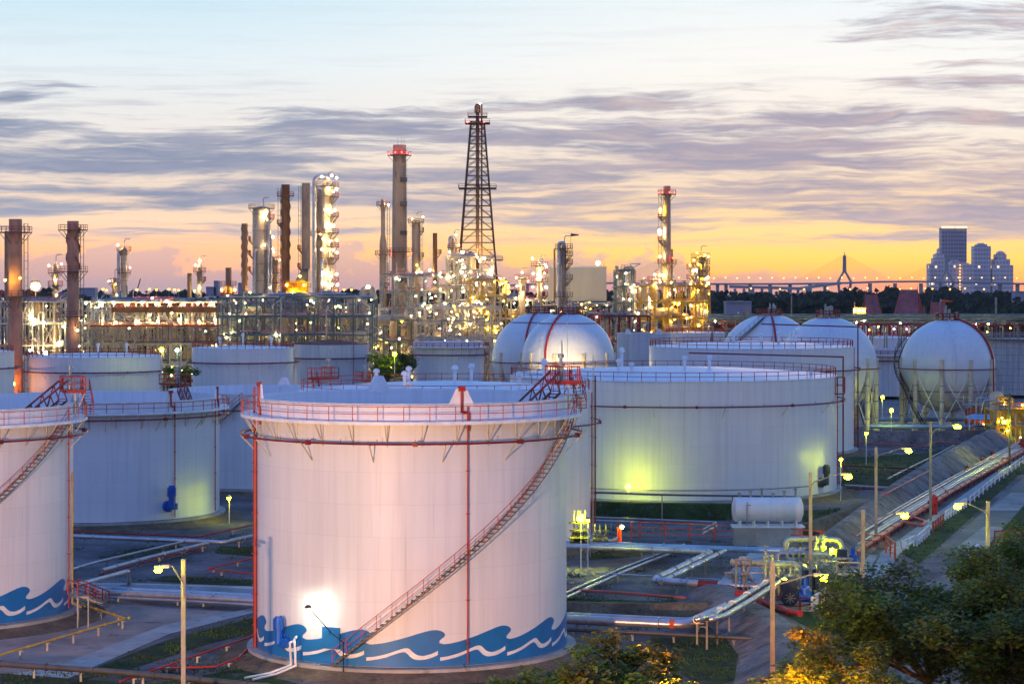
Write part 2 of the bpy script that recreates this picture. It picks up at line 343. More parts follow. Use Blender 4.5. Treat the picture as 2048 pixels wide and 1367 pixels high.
def gauge_deck(t, c, R, a, z, w1=3.6, d=2.0, col='red', ladder=None):
    # raised deck over the rim on legs, with a steep stair down to the walkway
    ca, sa = math.cos(a), math.sin(a)
    def q(u, v, ww): return Vector((c[0]+(R+v)*sa+u*ca, c[1]-(R+v)*ca+u*sa, c[2]+ww))
    mb = MB(); mb.box(q(0, 0, z), (w1, d, .28), a); dk = mb.build('gauging_deck', col, t)
    MB().rail([q(-w1/2, -d/2, z), q(-w1/4, -d/2, z), q(0, -d/2, z), q(w1/4, -d/2, z), q(w1/2, -d/2, z), q(w1/2, 0, z), q(w1/2, d/2, z), q(w1/4, d/2, z)], 1.25, .06).rail(
        [q(-w1/2, -d/2, z), q(-w1/2, 0, z), q(-w1/2, d/2, z), q(-w1*.3, d/2, z)], 1.25, .06).build('deck_railing', col, dk)
    for u in (-w1/2+.2, w1/2-.2): MB().tube(q(u, .1, z), q(u, .1, z-2.2), .09, 4).tube(q(u, d/2, z), q(u, .12, z-2.0), .07, 4).build('deck_leg', 'cream_steel', dk)
    st = MB(); rl = []; rr = []
    for i in range(9):
        f_ = i/8; p = q(.35-f_*1.2, d/2+.1+f_*.3, z-f_*2.1); st.box(p, (.28, .75, .05), a)
        if i % 4 == 0: rl.append(p+Vector((sa*.38, -ca*.38, 0))); rr.append(p-Vector((sa*.38, -ca*.38, 0)))
    s = st.build('deck_stair', 'grating', dk); MB().rail(rl, 1.0, .045).rail(rr, 1.0, .045).build('handrail', col, s)
    MB().lathe([(.24, 0), (.24, 1.2), (.34, 1.22), (.34, 1.32), (.12, 1.35), (.12, 1.8), (.26, 1.82), (.26, 2.1), (0, 2.15)], q(-.7, -.3, z+.14), 10).tube(
        q(-.7, -.3, z+2.1), q(-.2, -.3, z+2.15), .16, 6).tube(q(-1.1, -.3, z+.14), q(-1.1, -.3, z+3.4), .05, 5).build('gauge_well', 'valve_steel', dk, True)
    if ladder:
        ln, drop = ladder; A = q(-w1/2, -d/2, z+.1); B = q(-w1/2-ln*.72, -d/2-ln*.7, z-drop); C_ = q(-w1/2, -d/2, z-1.3); mb = MB()
        sd = (B-A).cross(Vector((0,0,1))).normalized()*.45; up = Vector((0,0,1.2)); K = 6
        for s_ in (-1, 1):
            mb.tube(A+sd*s_-Vector((0,0,.9)), B+sd*s_-Vector((0,0,.5)), .10, 4); mb.tube(A+sd*s_+up*.7, B+sd*s_+up*.75, .09, 4)
            for k in range(K):
                p0 = A+(B-A)*(k/K); p1 = A+(B-A)*((k+.5)/K); p2 = A+(B-A)*((k+1)/K)
                mb.tube(p0+sd*s_-Vector((0,0,.8)), p1+sd*s_+up*.72, .055, 4); mb.tube(p1+sd*s_+up*.72, p2+sd*s_-Vector((0,0,.6)), .055, 4)
        for k in range(24):
            p = A+(B-A)*(k/24); mb.tube(p-sd-Vector((0,0,.75)), p+sd-Vector((0,0,.75)), .05, 4)
        mb.build('rolling_ladder', 'dark_red', t)
def blade(t, c, R, a, z, h=2.2, w1=.8, w2=2.2, red=True):
    ca, sa = math.cos(a), math.sin(a)
    def q(u, v, ww): return (c[0]+(R+v)*sa+u*ca, c[1]-(R+v)*ca+u*sa, c[2]+ww)
    vs = []
    for v in (-.10, .02): vs += [q(-w2/2, v, z-.3), q(w2/2, v, z-.3), q(w1/2, v, z+h*.5), q(-w1/2, v, z+h*.5)]
    o = MB().add(vs, [(0,3,2,1), (4,5,6,7), (0,1,5,4), (1,2,6,5), (2,3,7,6), (3,0,4,7)]).build('foam_plate', 'white_paint', t)
    if red:
        MB().path([q(0, .1, z+h*.5+.15), q(0, .12, z-.6), q(.55, .12, z-.75), q(.55, .12, z-2.0)], .1, 6).box(q(0, .06, z+h*.5), (.5, .3, .35), a).build('foam_pipe', 'red', o)
def wavepts(P0):
    blue = [(0,.60), (.05,.56), (.16,.57), (.30,.63), (.46,.72), (.62,.82), (.78,.93), (.90,1.0), (.99,1.02), (1.06,.98), (1.10,.91), (1.10,.83), (1.055,.77), (1.03,.70), (1.04,.64)]
    return blue
def wave(t, c, R, nper, h, phase, z0=.0):
    # painted wave border, cut as thin sheets that hug the shell
    per = 2*PI*R/nper
    cr = [(0,.66), (.06,.615), (.14,.62), (.28,.665), (.44,.745), (.60,.835), (.75,.925), (.87,.985), (.96,1.0), (1.04,.965), (1.085,.89), (1.08,.82), (1.045,.765), (1.0,.70), (1.0,.66)]
    def smooth(pts, k=3):
        out = []
        for i in range(len(pts)-1):
            p0 = pts[max(i-1, 0)]; p1 = pts[i]; p2 = pts[i+1]; p3 = pts[min(i+2, len(pts)-1)]
            for j in range(k):
                s = j/k
                out.append(tuple(.5*((2*p1[d])+(-p0[d]+p2[d])*s+(2*p0[d]-5*p1[d]+4*p2[d]-p3[d])*s*s+(-p0[d]+3*p1[d]-3*p2[d]+p3[d])*s**3) for d in (0, 1)))
        return out+[pts[-1]]
    def sheet(poly, off):
        bm = bmesh.new(); vs = [bm.verts.new((p[0], 0, p[1])) for p in poly]; bm.faces.new(vs)
        bmesh.ops.triangulate(bm, faces=bm.faces[:])
        lo = min(p[0] for p in poly); hi = max(p[0] for p in poly); k = math.ceil(lo/.3)*.3
        while k < hi:
            bmesh.ops.bisect_plane(bm, geom=bm.verts[:]+bm.edges[:]+bm.faces[:], plane_co=(k, 0, 0), plane_no=(1, 0, 0)); k += .3
        bm.verts.index_update()
        r = ([cyl(c, R+off, v.co.x/R, z0+v.co.z) for v in bm.verts], [tuple(v.index for v in fc.verts) for fc in bm.faces]); bm.free(); return r
    cr2 = cr[:-2]+[(1.012,.71)]
    top = smooth([(u, v*h) for u, v in cr2])
    poly = [(.0, 0.02), (1.0, 0.02)]
    # one period: bottom edge 0..1, right edge up to the foot of the curl, curl back over to the left edge
    per_poly = [(0, .02), (per, .02)]+[(u*per, v) for u, v in top[::-1]]
    per_poly = [p for p in per_poly]
    # the left edge of the next period starts under this curl: begin it at the same foot
    per_poly[-1] = (.012*per, .66*h) if False else per_poly[-1]
    rib = [(.02,.26), (.12,.28), (.28,.35), (.44,.46), (.54,.52), (.60,.51), (.65,.42), (.71,.34), (.79,.315), (.90,.36), (.99,.44)]
    low = [(.99,.33), (.90,.255), (.80,.21), (.70,.21), (.63,.27), (.58,.37), (.53,.42), (.42,.365), (.28,.265), (.12,.195), (.02,.165)]
    rp = smooth([(u, v*h) for u, v in rib])+smooth([(u, v*h) for u, v in low])
    b = MB(); wv_ = MB()
    for k in range(nper):
        o = (k+phase)*per
        b.add(*sheet([(p[0]+o, p[1]) for p in per_poly], .012 if k % 2 else .015))
        wv_.add(*sheet([(u*per+o, v) for u, v in rp], .022))
    wb = b.build('wave_border', 'wave_blue', t); wv_.build('wave_ribbon', 'white_paint', wb)
def tank(label, px, hw, D, ztop, roof='cone', wall='tank_white', roofmat='roof_white', walkway=False, ringz=None, nb=16, risers=(), stair=None, vents=(), blades=(),
         gauge=None, pad=True, group='storage tanks', railring=True, ringR=1.15, ladder=None, rcol='red', rise=.05, rimz=None, base=0.0):
    R = hw*D/F; c = Vector((X(px, D), D, base)); h = ztop-base
    t = thing('storage_tank', label, 'storage tank', c, group)
    n = 96 if hw > 150 else 64
    if roof == 'float':
        fz = h-(rimz or 3.6)
        MB().lathe([(R, 0), (R, h), (R-.07, h), (R-.07, fz-.5)], c, n).build('shell', wall, t, True)
        MB().lathe([(R-.08, fz), (R-.6, fz), (R-.6, fz-.2), (0, fz-.1)], c, n).build('floating_roof', 'roof_white', t, True)
        MB().ring(c, R+.02, .07, h-.05, n, 4).build('rim_angle', 'white_paint', t)
    else:
        MB().lathe([(R, 0), (R, h)], c, n).build('shell', wall, t, True)
        MB().lathe([(R+.02, h-.12), (R+.06, h-.02), (R+.03, h+.06), (R*.6, h+R*rise*.55), (0, h+R*rise)], c, n).build('roof', roofmat, t, True)
    if pad:
        MB().lathe([(R+3.2, GZ-base-.05), (R+1.2, -.38), (R+1.0, -.34), (R+.75, -.30)], c, n).build('pad_slope', 'earth', t, True)
        MB().lathe([(R+.75, -.7), (R+.75, -.06), (0, -.05)], c, n).build('pad_ring', 'concrete', t)
    if walkway:
        wz = h-1.25
        wk = MB().lathe([(R+.02, wz-.02), (R+1.25, wz-.02), (R+1.25, wz-.26), (R+1.18, wz-.26), (R+1.18, wz-.08), (R+.02, wz-.08)], c, n).build('walkway', 'white_paint', t)
        for k in range(nb*2):
            a = 2*PI*(k+.5)/(nb*2); o = cyl(c, R+1.15, a, wz-.12)
            if abs((a+PI) % (2*PI)-PI) < 1.9: MB().tube(o, cyl(c, R+.03, a, wz-1.9), .045, 4).tube(cyl(c, R+.05, a, wz-.1), cyl(c, R+.05, a, wz-1.95), .045, 4).build('walkway_bracket', 'cream_steel', wk)
        railing_ring(t, c, R+1.2, wz, h=1.1, col=rcol)
    elif railring:
        railing_ring(t, c, R-.15 if roof == 'cone' else R, h+(.05 if roof == 'cone' else 0), h=1.15, col=rcol)
    if ringz is not None: ring_pipe(t, c, R+ringR, ringz, R, nb, brk='cream_steel')
    for a in risers: riser(t, c, R, a*D2R, .2, h-.2)
    if stair: stairway(t, c, R, stair[0]*D2R, stair[1]*D2R, .2, stair[2] if len(stair) > 2 else h-1.3)
    for fr, a, hh in vents: vent(t, cyl(c, R*fr, a*D2R, h+R*rise*(1-fr)), hh)
    for a, rd in blades: blade(t, c, R-.02, a*D2R, h, red=rd)
    if gauge: gauge_deck(t, c, R, gauge*D2R, h+1.0, ladder=ladder)
    return t, c, R, h
def mixer(t, c, R, a, z, s=1.0, col='blue_paint'):
    p = cyl(c, R, a, z); d = Vector((math.sin(a), -math.cos(a), 0))
    sd = Vector((math.cos(a), math.sin(a), 0))
    m_ = MB().tube(p, p+d*.35*s, .55*s, 14).tube(p+d*.35*s, p+d*.75*s, .36*s, 12)
    m_.tube(p+d*.8*s-Vector((0,0,.1)), p+d*.8*s+Vector((0,0,1.0*s)), .3*s, 10).tube(p+d*.8*s+Vector((0,0,1.0*s)), p+d*.8*s+Vector((0,0,1.9*s)), .42*s, 12)
    m_.tube(p+d*.8*s+Vector((0,0,1.9*s)), p+d*.8*s+Vector((0,0,2.05*s)), .3*s, 10).box(p+d*.6*s+sd*.5*s, (.4*s, .4*s, .6*s), a)
    for k in range(6): m_.tube(p+d*.8*s+Vector((0,0,(1.1+k*.13)*s)), p+d*.8*s+Vector((0,0,(1.14+k*.13)*s)), .46*s, 12)
    m_.build('mixer', col, t, True)

front = tank('big open-top white tank in the foreground with a diagonal stair and blue wave border', 824, 309, 175.3, 19.5, 'float', walkway=True, ringz=16.6, nb=15,
             risers=(22,), stair=(-24, 77, 18.2), blades=((20, True), (-164, False), (-72, True)), gauge=102, ladder=(11, 5.2), ringR=1.2, group=None)
t1, c1_, R1, h1 = front
riser(t1, c1_, R1, -77*D2R, -.6, h1-2.9, .14); riser(t1, c1_, R1, -83*D2R, .0, h1+.8, .09)
wave(t1, c1_, R1, 14, 2.75, .46)
mixer(t1, c1_, R1, -48*D2R, 1.3, .95)
# a lamp on a thin stem that throws a white pool of light on the shell above the wave
a_ = -28*D2R
wl = thing('tank_lamp', 'thin stemmed lamp making a white pool of light on the front tank shell', 'lamp', cyl(c1_, R1, -25*D2R, 1.5))
MB().path([cyl(c1_, R1+.9, -20*D2R, -.3), cyl(c1_, R1+.9, -20*D2R, 1.9), cyl(c1_, R1+.95, -24*D2R, 2.5), cyl(c1_, R1+1.3, -32*D2R, 4.4)], .045, 5).build('stem', 'black', wl)
MB().lathe([(.28, 0), (.2, .16), (.06, .22)], cyl(c1_, R1+1.3, -32*D2R, 4.32), 10).build('lamp_head', 'black', wl)
b_ = lamp(wl, cyl(c1_, R1+1.25, -31.5*D2R, 4.15), .13, 'lamp_wall', 'bulb')
MB().box(cyl(c1_, R1+.12, -26.5*D2R, 2.0), (1.5, .12, 1.6), -26.5*D2R).box(cyl(c1_, R1+.2, -27.5*D2R, 2.45), (.3, .1, .3), -27*D2R).build('manhole_cover', 'wave_blue', t1)
MB().path([cyl(c1_, R1+.5, -41*D2R, 1.6), cyl(c1_, R1+1.2, -40*D2R, 1.5), cyl(c1_, R1+1.3, -39*D2R, -.1), cyl(c1_, R1+2.8, -42*D2R, -.6), cyl(c1_, R1+5, -43*D2R, -.7)], .09, 6).path(
    [cyl(c1_, R1+.5, -40*D2R, 1.9), cyl(c1_, R1+1.2, -38*D2R, 1.8), cyl(c1_, R1+1.3, -37*D2R, -.1), cyl(c1_, R1+2.8, -39.5*D2R, -.6), cyl(c1_, R1+5, -40*D2R, -.7)], .09, 6).build('drain_pipe', 'white_paint', t1, True)

t2, c2_, R2, h2 = tank('open-top tank cut by the left edge, with blue waves and a red gauging deck', -140, 281, 193, 17.9, 'float', walkway=True, ringz=15.3, nb=15,
                       stair=(-20, 76, 16.6), gauge=106, ladder=(9, 4.5), risers=(84,), ringR=1.2)
wave(t2, c2_, R2, 14, 2.9, .10)
MB().path([cyl(c2_, R2+.25, 88*D2R, 12), cyl(c2_, R2+.25, 88*D2R, .5), cyl(c2_, R2+1.2, 86*D2R, .2)], .09, 6).build('yellow_riser', 'yellow', t2)
t3, c3_, R3, h3 = tank('open-top white tank behind the yellow lamp post, with a blue mixer low on its side', 199, 238, 277, 14.3, 'float', walkway=True, ringz=12.2, nb=15,
                       risers=(47, 80), gauge=150, ladder=(13, 4.3), blades=((45, True), (86, True), (-150, False)))
mixer(t3, c3_, R3, 43*D2R, 1.6, 1.25)
t4, c4_, R4, h4 = tank('shadowed blue-grey open-top tank squeezed between the front tank and the tank with the blue mixer', 540, 201, 320, 13.2, 'float', nb=12, railring=False, ringz=10.9,
                       stair=(-62, -8, 12.4), blades=((178, False),), gauge=112, rimz=3.0)
tank('cone-roofed white tank with a red roof railing behind the stack base at left', 188, 135, 489, 12.6, ringz=9.4, risers=(85, -84), vents=((.35, 20, 2.0), (.55, 70, 2.2)), pad=False)
tank('white tank at the left edge, standing behind the left tall stack', -112, 137, 450, 14.7, ringz=11.5, pad=False)
tank('white cone-roofed tank left of the rust-roofed tank, with vents on top', 487, 102, 518, 13.6, ringz=10.3, risers=(83,), vents=((.1, 0, 2.4), (.5, -60, 1.8), (.6, 70, 2.0)), pad=False)
tank('old white tank with a rust-red roof and rust streaks', 662, 76, 600, 12.4, wall='tank_old', roofmat='roof_red', ringz=8.6, risers=(40,), railring=False, pad=False, rise=.1)
tank('small pale tank with a walkway near its rim, left of the white spheres', 897, 71, 600, 12.9, 'float', walkway=True, ringz=9.5, nb=12, stair=(60, 118, 11), pad=False)
tank('plain pale tank half hidden between the walkway tank and the spheres', 972, 62, 660, 11.5, railring=False, pad=False, roofmat='roof_grey')
t10, c10, R10, h10 = tank('white tank with a bright blue-lit roof directly behind the front tank', 891, 290, 250, 16.4, risers=(84,), ringz=12.9, nb=14, gauge=-118,
     vents=((.80, -140, 1.5), (.55, -150, 1.6), (.52, -30, 1.6), (.2, 20, 1.7), (.5, 160, 1.8), (.62, 55, 1.6), (.86, -14, 1.2), (.9, 130, 2.6)), stair=(-170, -118, 15.4), rise=.065)
riser(t10, c10, R10+.35, 86*D2R, .0, h10+1.7, .09, 'dark_red'); riser(t10, c10, R10+.1, 88*D2R, .0, h10+4, .06, 'cream_steel')
t11, c11, R11, h11 = tank('largest white tank at right, lit yellow-green at its foot behind the horizontal drum', 1345, 325, 312, 15.6, risers=(77,), ringz=12.3, nb=16,
     vents=((.55, -40, 1.7), (.6, -28, 1.4), (.3, 10, 1.7), (.25, 60, 1.6), (.8, -160, 2.6), (.9, 62, .6)), rise=.055)
mb = MB().path([cyl(c11, R11+1.3, 92*D2R, 0), cyl(c11, R11+1.3, 92*D2R, h11+2.5), cyl(c11, R11*.1, 92*D2R, h11+3.1)], .11, 6)
mb.build('foam_main', 'dark_red', t11)
gauge = MB().box(cyl(c11, R11+.6, 75*D2R, h11-2.4), (1.8, 1.2, .15), 75*D2R); gd = gauge.build('side_platform', 'dark_red', t11)
MB().rail([cyl(c11, R11+.1, 72.5*D2R, h11-2.3), cyl(c11, R11+1.2, 72.5*D2R, h11-2.3), cyl(c11, R11+1.2, 75*D2R, h11-2.3), cyl(c11, R11+1.2, 77.5*D2R, h11-2.3), cyl(c11, R11+.1, 77.5*D2R, h11-2.3)], 2.2, .06).build('platform_railing', 'red', gd)
mixer(t11, c11, R11, 56*D2R, 1.5, 1.2, 'navy')
MB().ring(c11, R11+2.6, .09, 1.6, 30, 5, -60*D2R, 42*D2R).build('foam_header', 'steel', t11)
t12, c12, R12, h12 = tank('tall white tank standing right behind the largest tank, below the far spheres', 1502, 203, 385, 17.6, risers=(87,), ringz=13.8, nb=16,
     vents=((.3, -40, 1.9), (.5, 5, 1.7), (.45, 30, 2.0), (.4, 75, 1.7), (.55, 120, 1.9)), rise=.055)
MB().path([cyl(c12, R12+.9, 89*D2R, 0), cyl(c12, R12+.9, 89*D2R, h12+3.4), cyl(c12, R12*.1, 89*D2R, h12+3.9)], .12, 6).build('foam_main', 'dark_red', t12)
tank('grey-green tank between the right front sphere and the tall stack', 1288, 54, 560, 16.2, 'float', wall='tank_old', railring=False, pad=False, blades=((30, False), (-40, False)))
tank('pale tank seen through the gap between the two right spheres', 1790, 82, 570, 11.8, wall='tank_old', ringz=9.0, walkway=True, roof='float', pad=False)
tank('flat pale tank in the row beyond the gap between the right spheres', 1772, 78, 680, 12.2, pad=False, ringz=9.0)
tank('farthest low pale tank in the row beyond the right spheres', 1765, 62, 800, 13.4, pad=False)
tank('pale tank roof peeking out left of the third sphere', 1398, 66, 640, 14.5, pad=False, vents=((.4, 40, 2),))
t15, c15, R15, h15 = tank('rust-streaked tank wrapped in scaffolding at the right edge', 2046, 72, 575, 14.3, 'float', wall='tank_rusty', railring=False, pad=False)
mb = MB()
for k in range(40):
    a = 2*PI*k/40; mb.tube(cyl(c15, R15+1, a, 0), cyl(c15, R15+1, a, h15+1), .07, 4)
for k in range(8): mb.ring(c15, R15+1, .07, 1.6+k*1.75, 40, 4)
mb.build('scaffolding', 'steel', t15)
MB().lathe([(R15+1.4, h15-.1), (R15+1.4, h15+.1), (R15, h15+.1)], c15, 40).build('scaffold_deck', 'grating', t15); railing_ring(t15, c15, R15+1.3, h15+.1, h=1.3, col='steel')

# ------------------------------------------------------------------ gas spheres on legs
def sphere(label, px, py, rpx, D, nleg=10, stairs=None, pipes=(), ring=True, waist=True):
    r = rpx*D/F; c = P(px, py, D); t = thing('gas_sphere', label, 'gas sphere', (c.x, c.y, GZ), 'white gas spheres on legs'); zc = c.z
    o = Vector((c.x, c.y, 0)); K = 40
    prof = [(r*math.cos(-PI/2+PI*i/K), zc+r*math.sin(-PI/2+PI*i/K)) for i in range(K+1)]
    MB().lathe(prof, o, 72).build('shell', 'sphere_white', t, True)
    for k in range(nleg):
        a = 2*PI*(k+.5)/nleg; R = r*.985
        mb = MB().tube(cyl(o, R, a, GZ), cyl(o, R, a, zc+r*.16), .48, 10).lathe([(.75, GZ-.05), (.75, GZ+.5), (0, GZ+.5)], cyl(o, R, a, 0), 10)
        lg = mb.build('leg', 'cream_steel', t, True)
        b = 2*PI*(k+1.5)/nleg; MB().tube(cyl(o, R, a, GZ+1), cyl(o, R, b, zc-r*.1), .09, 4).tube(cyl(o, R, b, GZ+1), cyl(o, R, a, zc-r*.1), .09, 4).build('brace', 'white_paint', lg)
        m2 = MB()
        for q_ in (.2, .45, .7): m2.lathe([(.55, 0), (.55, .25), (.48, .25)], cyl(o, R, a, GZ+(zc-GZ)*q_), 10)
        m2.build('leg_band', 'steel', lg)
    if waist:
        MB().ring(o, r+.7, .12, zc-r*.05, 60, 5).ring(o, r*.9+.35, .08, zc-r*.52, 60, 5).build('spray_ring', 'dark_red', t)
    if ring: MB().ring(o, r*.62+.1, .09, zc+r*.79, 48, 5).build('top_spray_ring', 'dark_red', t)
    zt = zc+r
    dk = MB().lathe([(0, -.25), (r*.24, -.25), (r*.24, -.05), (0, -.05)], Vector((c.x, c.y, zt)), 20).build('top_platform', 'dark_red', t)
    railing_ring(dk, Vector((c.x, c.y, zt)), r*.24, -.05, h=1.2, step=1.2, col='dark_red', r=.06)
    mb = MB(); rnd = random.Random(px)
    for k in range(7):
        a = rnd.random()*6.3; q_ = rnd.random()*r*.2; p = cyl((c.x, c.y, zt), q_, a, 0); mb.tube(p, p+Vector((0,0,rnd.uniform(1, 2.9))), rnd.uniform(.12, .3), 6)
    mb.build('relief_valve', 'valve_steel', dk)
    for a in pipes:
        pts = [cyl(o, (r+.25)*math.cos(e*D2R)+.0, a*D2R, zc+(r+.25)*math.sin(e*D2R)) for e in range(80, 4, -7)]+[cyl(o, r+.35, a*D2R, GZ)]
        MB().path(pts, .24, 6).build('water_pipe', 'red', t, True)
    MB().path([cyl(o, (r+.15)*math.cos(e*D2R), -.05, zc+(r+.15)*math.sin(e*D2R)) for e in range(82, -30, -7)], .11, 5).build('drain_line', 'white_paint', t)
    if stairs:
        a0, a1 = stairs; n = 70; tr = MB(); L1 = []; L2 = []
        for i in range(n+1):
            f_ = i/n; zz = GZ+1+(zt-.4-GZ-1)*f_; e = math.asin(max(-1, min(1, (zz-zc)/r))); rr = max(r*math.cos(e), r*.9*(1 if zz < zc else 0))+.3; a = (a0+(a1-a0)*f_)*D2R
            p = cyl(o, rr+.5, a, zz); tr.box(p, (.4, 1.0, .07), a)
            if i % 3 == 0: L1.append(cyl(o, rr+1.0, a, zz)); L2.append(cyl(o, rr, a, zz))
        tr.path([p-Vector((0,0,.1)) for p in L1], .1, 4).path([p-Vector((0,0,.1)) for p in L2], .1, 4)
        s = tr.build('stairway', 'black', t); MB().rail(L1, 1.1, .05).build('handrail', 'grating', s)
    return t, c, r
sphere('back left sphere, half hidden behind the front left sphere', 1078, 718, 94, 500, pipes=(-18,))
sphere('front left sphere, warm-lit in the middle below the slim columns', 1136, 719, 93, 473, pipes=(-30,))
sphere('sphere of which only the low cap shows above the tall white tank', 1538, 729, 101, 510, pipes=(2,), stairs=(-120, -20), ring=False)
sphere('sphere overlapped by the tall white tank, with its right half and legs in view', 1656, 730, 97, 441, nleg=12, pipes=(), stairs=(120, 170), ring=False)
s4, cS4, rS4 = sphere('right-hand sphere seen whole, with a dark stair round its left side', 1895, 731, 93, 447, nleg=10, pipes=(58,), stairs=(-40, -135), ring=False)
MB().tube((cS4.x-1.5, cS4.y, cS4.z+rS4), (cS4.x-1.5, cS4.y, cS4.z+rS4+4.2), .08, 5).build('mast', 'steel', s4)
ws = thing('windsock', 'orange-red windsock blowing on the mast of the right-hand sphere', 'windsock', (cS4.x-1.5, cS4.y, cS4.z+rS4+3.9))
MB().tube((cS4.x-1.4, cS4.y, cS4.z+rS4+3.7), (cS4.x+1.0, cS4.y, cS4.z+rS4+3.6), .34, 8, .16).build('sleeve', 'orange', ws)
MB().tube((cS4.x-1.5, cS4.y, cS4.z+rS4+3.7), (cS4.x-1.3, cS4.y, cS4.z+rS4+3.7), .37, 8).build('hoop', 'steel', ws)
# ------------------------------------------------------------------ stacks and columns of the refinery
def deck_ring(t, o, r0, r1, z, a0=0, a1=2*PI, col='red', h=1.2, flo='grating', s=1.0):
    full = abs(a1-a0-2*PI) < 1e-6; n = 16
    mb = MB().lathe([(r0, z-.2*s), (r1, z-.2*s), (r1, z), (r0, z)], o, n, a0, a1)
    for k in range(6):
        a = a0+(a1-a0)*(k+.5)/6; mb.tube(cyl(o, r1-.1, a, z-.15), cyl(o, r0, a, z-.15-(r1-r0)*1.1), .09*s, 4)
    d = mb.build('platform', flo, t)
    pts = arc(o, r1-.06, a0, a1, z, n)
    if full: pts = pts[:-1]
    MB().rail(pts, h, .06*s, full).build('railing', col, d); return d
def ladder(t, o, r, a, z0, z1, col='grating', cage=True):
    ca, sa = math.cos(a), math.sin(a); mb = MB()
    for s_ in (-.3, .3):
        p = cyl(o, r+.25, a, z0)+Vector((ca*s_, sa*s_, 0)); mb.tube(p, p+Vector((0,0,z1-z0)), .06, 4)
    k = z0
    while k < z1:
        p = cyl(o, r+.25, a, k); mb.tube(p-Vector((ca*.3, sa*.3, 0)), p+Vector((ca*.3, sa*.3, 0)), .04, 4)
        if cage and int((k-z0)/1.0) % 2 == 0: mb.path([p-Vector((ca*.4, sa*.4, 0)), cyl(o, r+1.1, a, k)-Vector((ca*.3, sa*.3, 0)), cyl(o, r+1.1, a, k)+Vector((ca*.3, sa*.3, 0)), p+Vector((ca*.4, sa*.4, 0))], .05, 4)
        k += .9
    if cage:
        for s_ in (-.3, .3): p = cyl(o, r+1.1, a, z0+1)+Vector((ca*s_, sa*s_, 0)); mb.tube(p, p+Vector((0,0,z1-z0-1)), .05, 4)
    mb.build('ladder', col, t)
def stack(label, px, wpx, ytop, Y, m='brown_stack', wtop=None, decks=(), strake=None, lamps=(), lad=90, cone=None, bands=True, group='refinery stacks', rim=True, deckcol='red', dr=1.5):
    x0 = X(px, Y); r0 = wpx/2*Y/F; r1 = (wtop or wpx)/2*Y/F; zt = Z(ytop, Y); o = Vector((x0, Y, GZ)); h = zt-GZ
    t = thing('chimney_stack', label, 'stack', o, group)
    def rad(z):
        if cone:
            zc = Z(cone[0], Y)-GZ; zc2 = zc-cone[1]
            return r1 if z > zc else (r0 if z < zc2 else r1+(r0-r1)*(zc-z)/(zc-zc2))
        return r0+(r1-r0)*z/h
    zs = sorted({0, h} | ({Z(cone[0], Y)-GZ, Z(cone[0], Y)-GZ-cone[1]} if cone else set()))
    prof = [(rad(z_), z_) for z_ in zs]
    if rim: prof += [(r1*1.06, h-.02), (r1*1.06, h-.7)] if False else [(r1*.82, h), (r1*.8, h-2.5)]
    MB().lathe(prof, o, 24).build('shaft', m, t, True)
    if bands:
        mb = MB(); k = 5.0
        while k < h: mb.lathe([(rad(k)+.02, -.09), (rad(k)+.09, -.09), (rad(k)+.09, .09), (rad(k)+.02, .09)], o+Vector((0,0,k)), 20); k += 6.1
        mb.build('flange', m, t)
    if strake:
        za, zb = Z(strake[0], Y)-GZ, Z(strake[1], Y)-GZ; mb = MB()
        for s_ in range(3):
            pts = []; ip = []; n = 40
            for i in range(n+1):
                z_ = za+(zb-za)*i/n; a = s_*2*PI/3+(za-z_)/(r0*9)*2*PI; pts.append(cyl(o, rad(z_)+.2*r0, a, z_)); ip.append(cyl(o, rad(z_)*.96, a, z_))
            b = len(mb.v); mb.v += [tuple(p) for p in pts+ip]
            for i in range(n): mb.f.append((b+i, b+i+1, b+n+1+i+1, b+n+1+i))
            mb.path(pts, .05, 4)
        mb.build('strake', m, t)
    for d in decks:
        yy = d[0]; full = len(d) < 2 or d[1] is None; z_ = Z(yy, Y)-GZ
        deck_ring(t, o, rad(z_), rad(z_)+dr, z_, *((0, 2*PI) if full else (d[1]*D2R, d[2]*D2R)), col=deckcol)
    if lad is not None: ladder(t, o, max(r0, r1)*1.02, lad*D2R, 2, h-1)
    for ly, la, lr, lm in lamps:
        z_ = Z(ly, Y)-GZ; lamp(t, cyl(o, rad(z_)+dr*.8, la*D2R, z_), lr*.62, lm)
    return t, o, rad
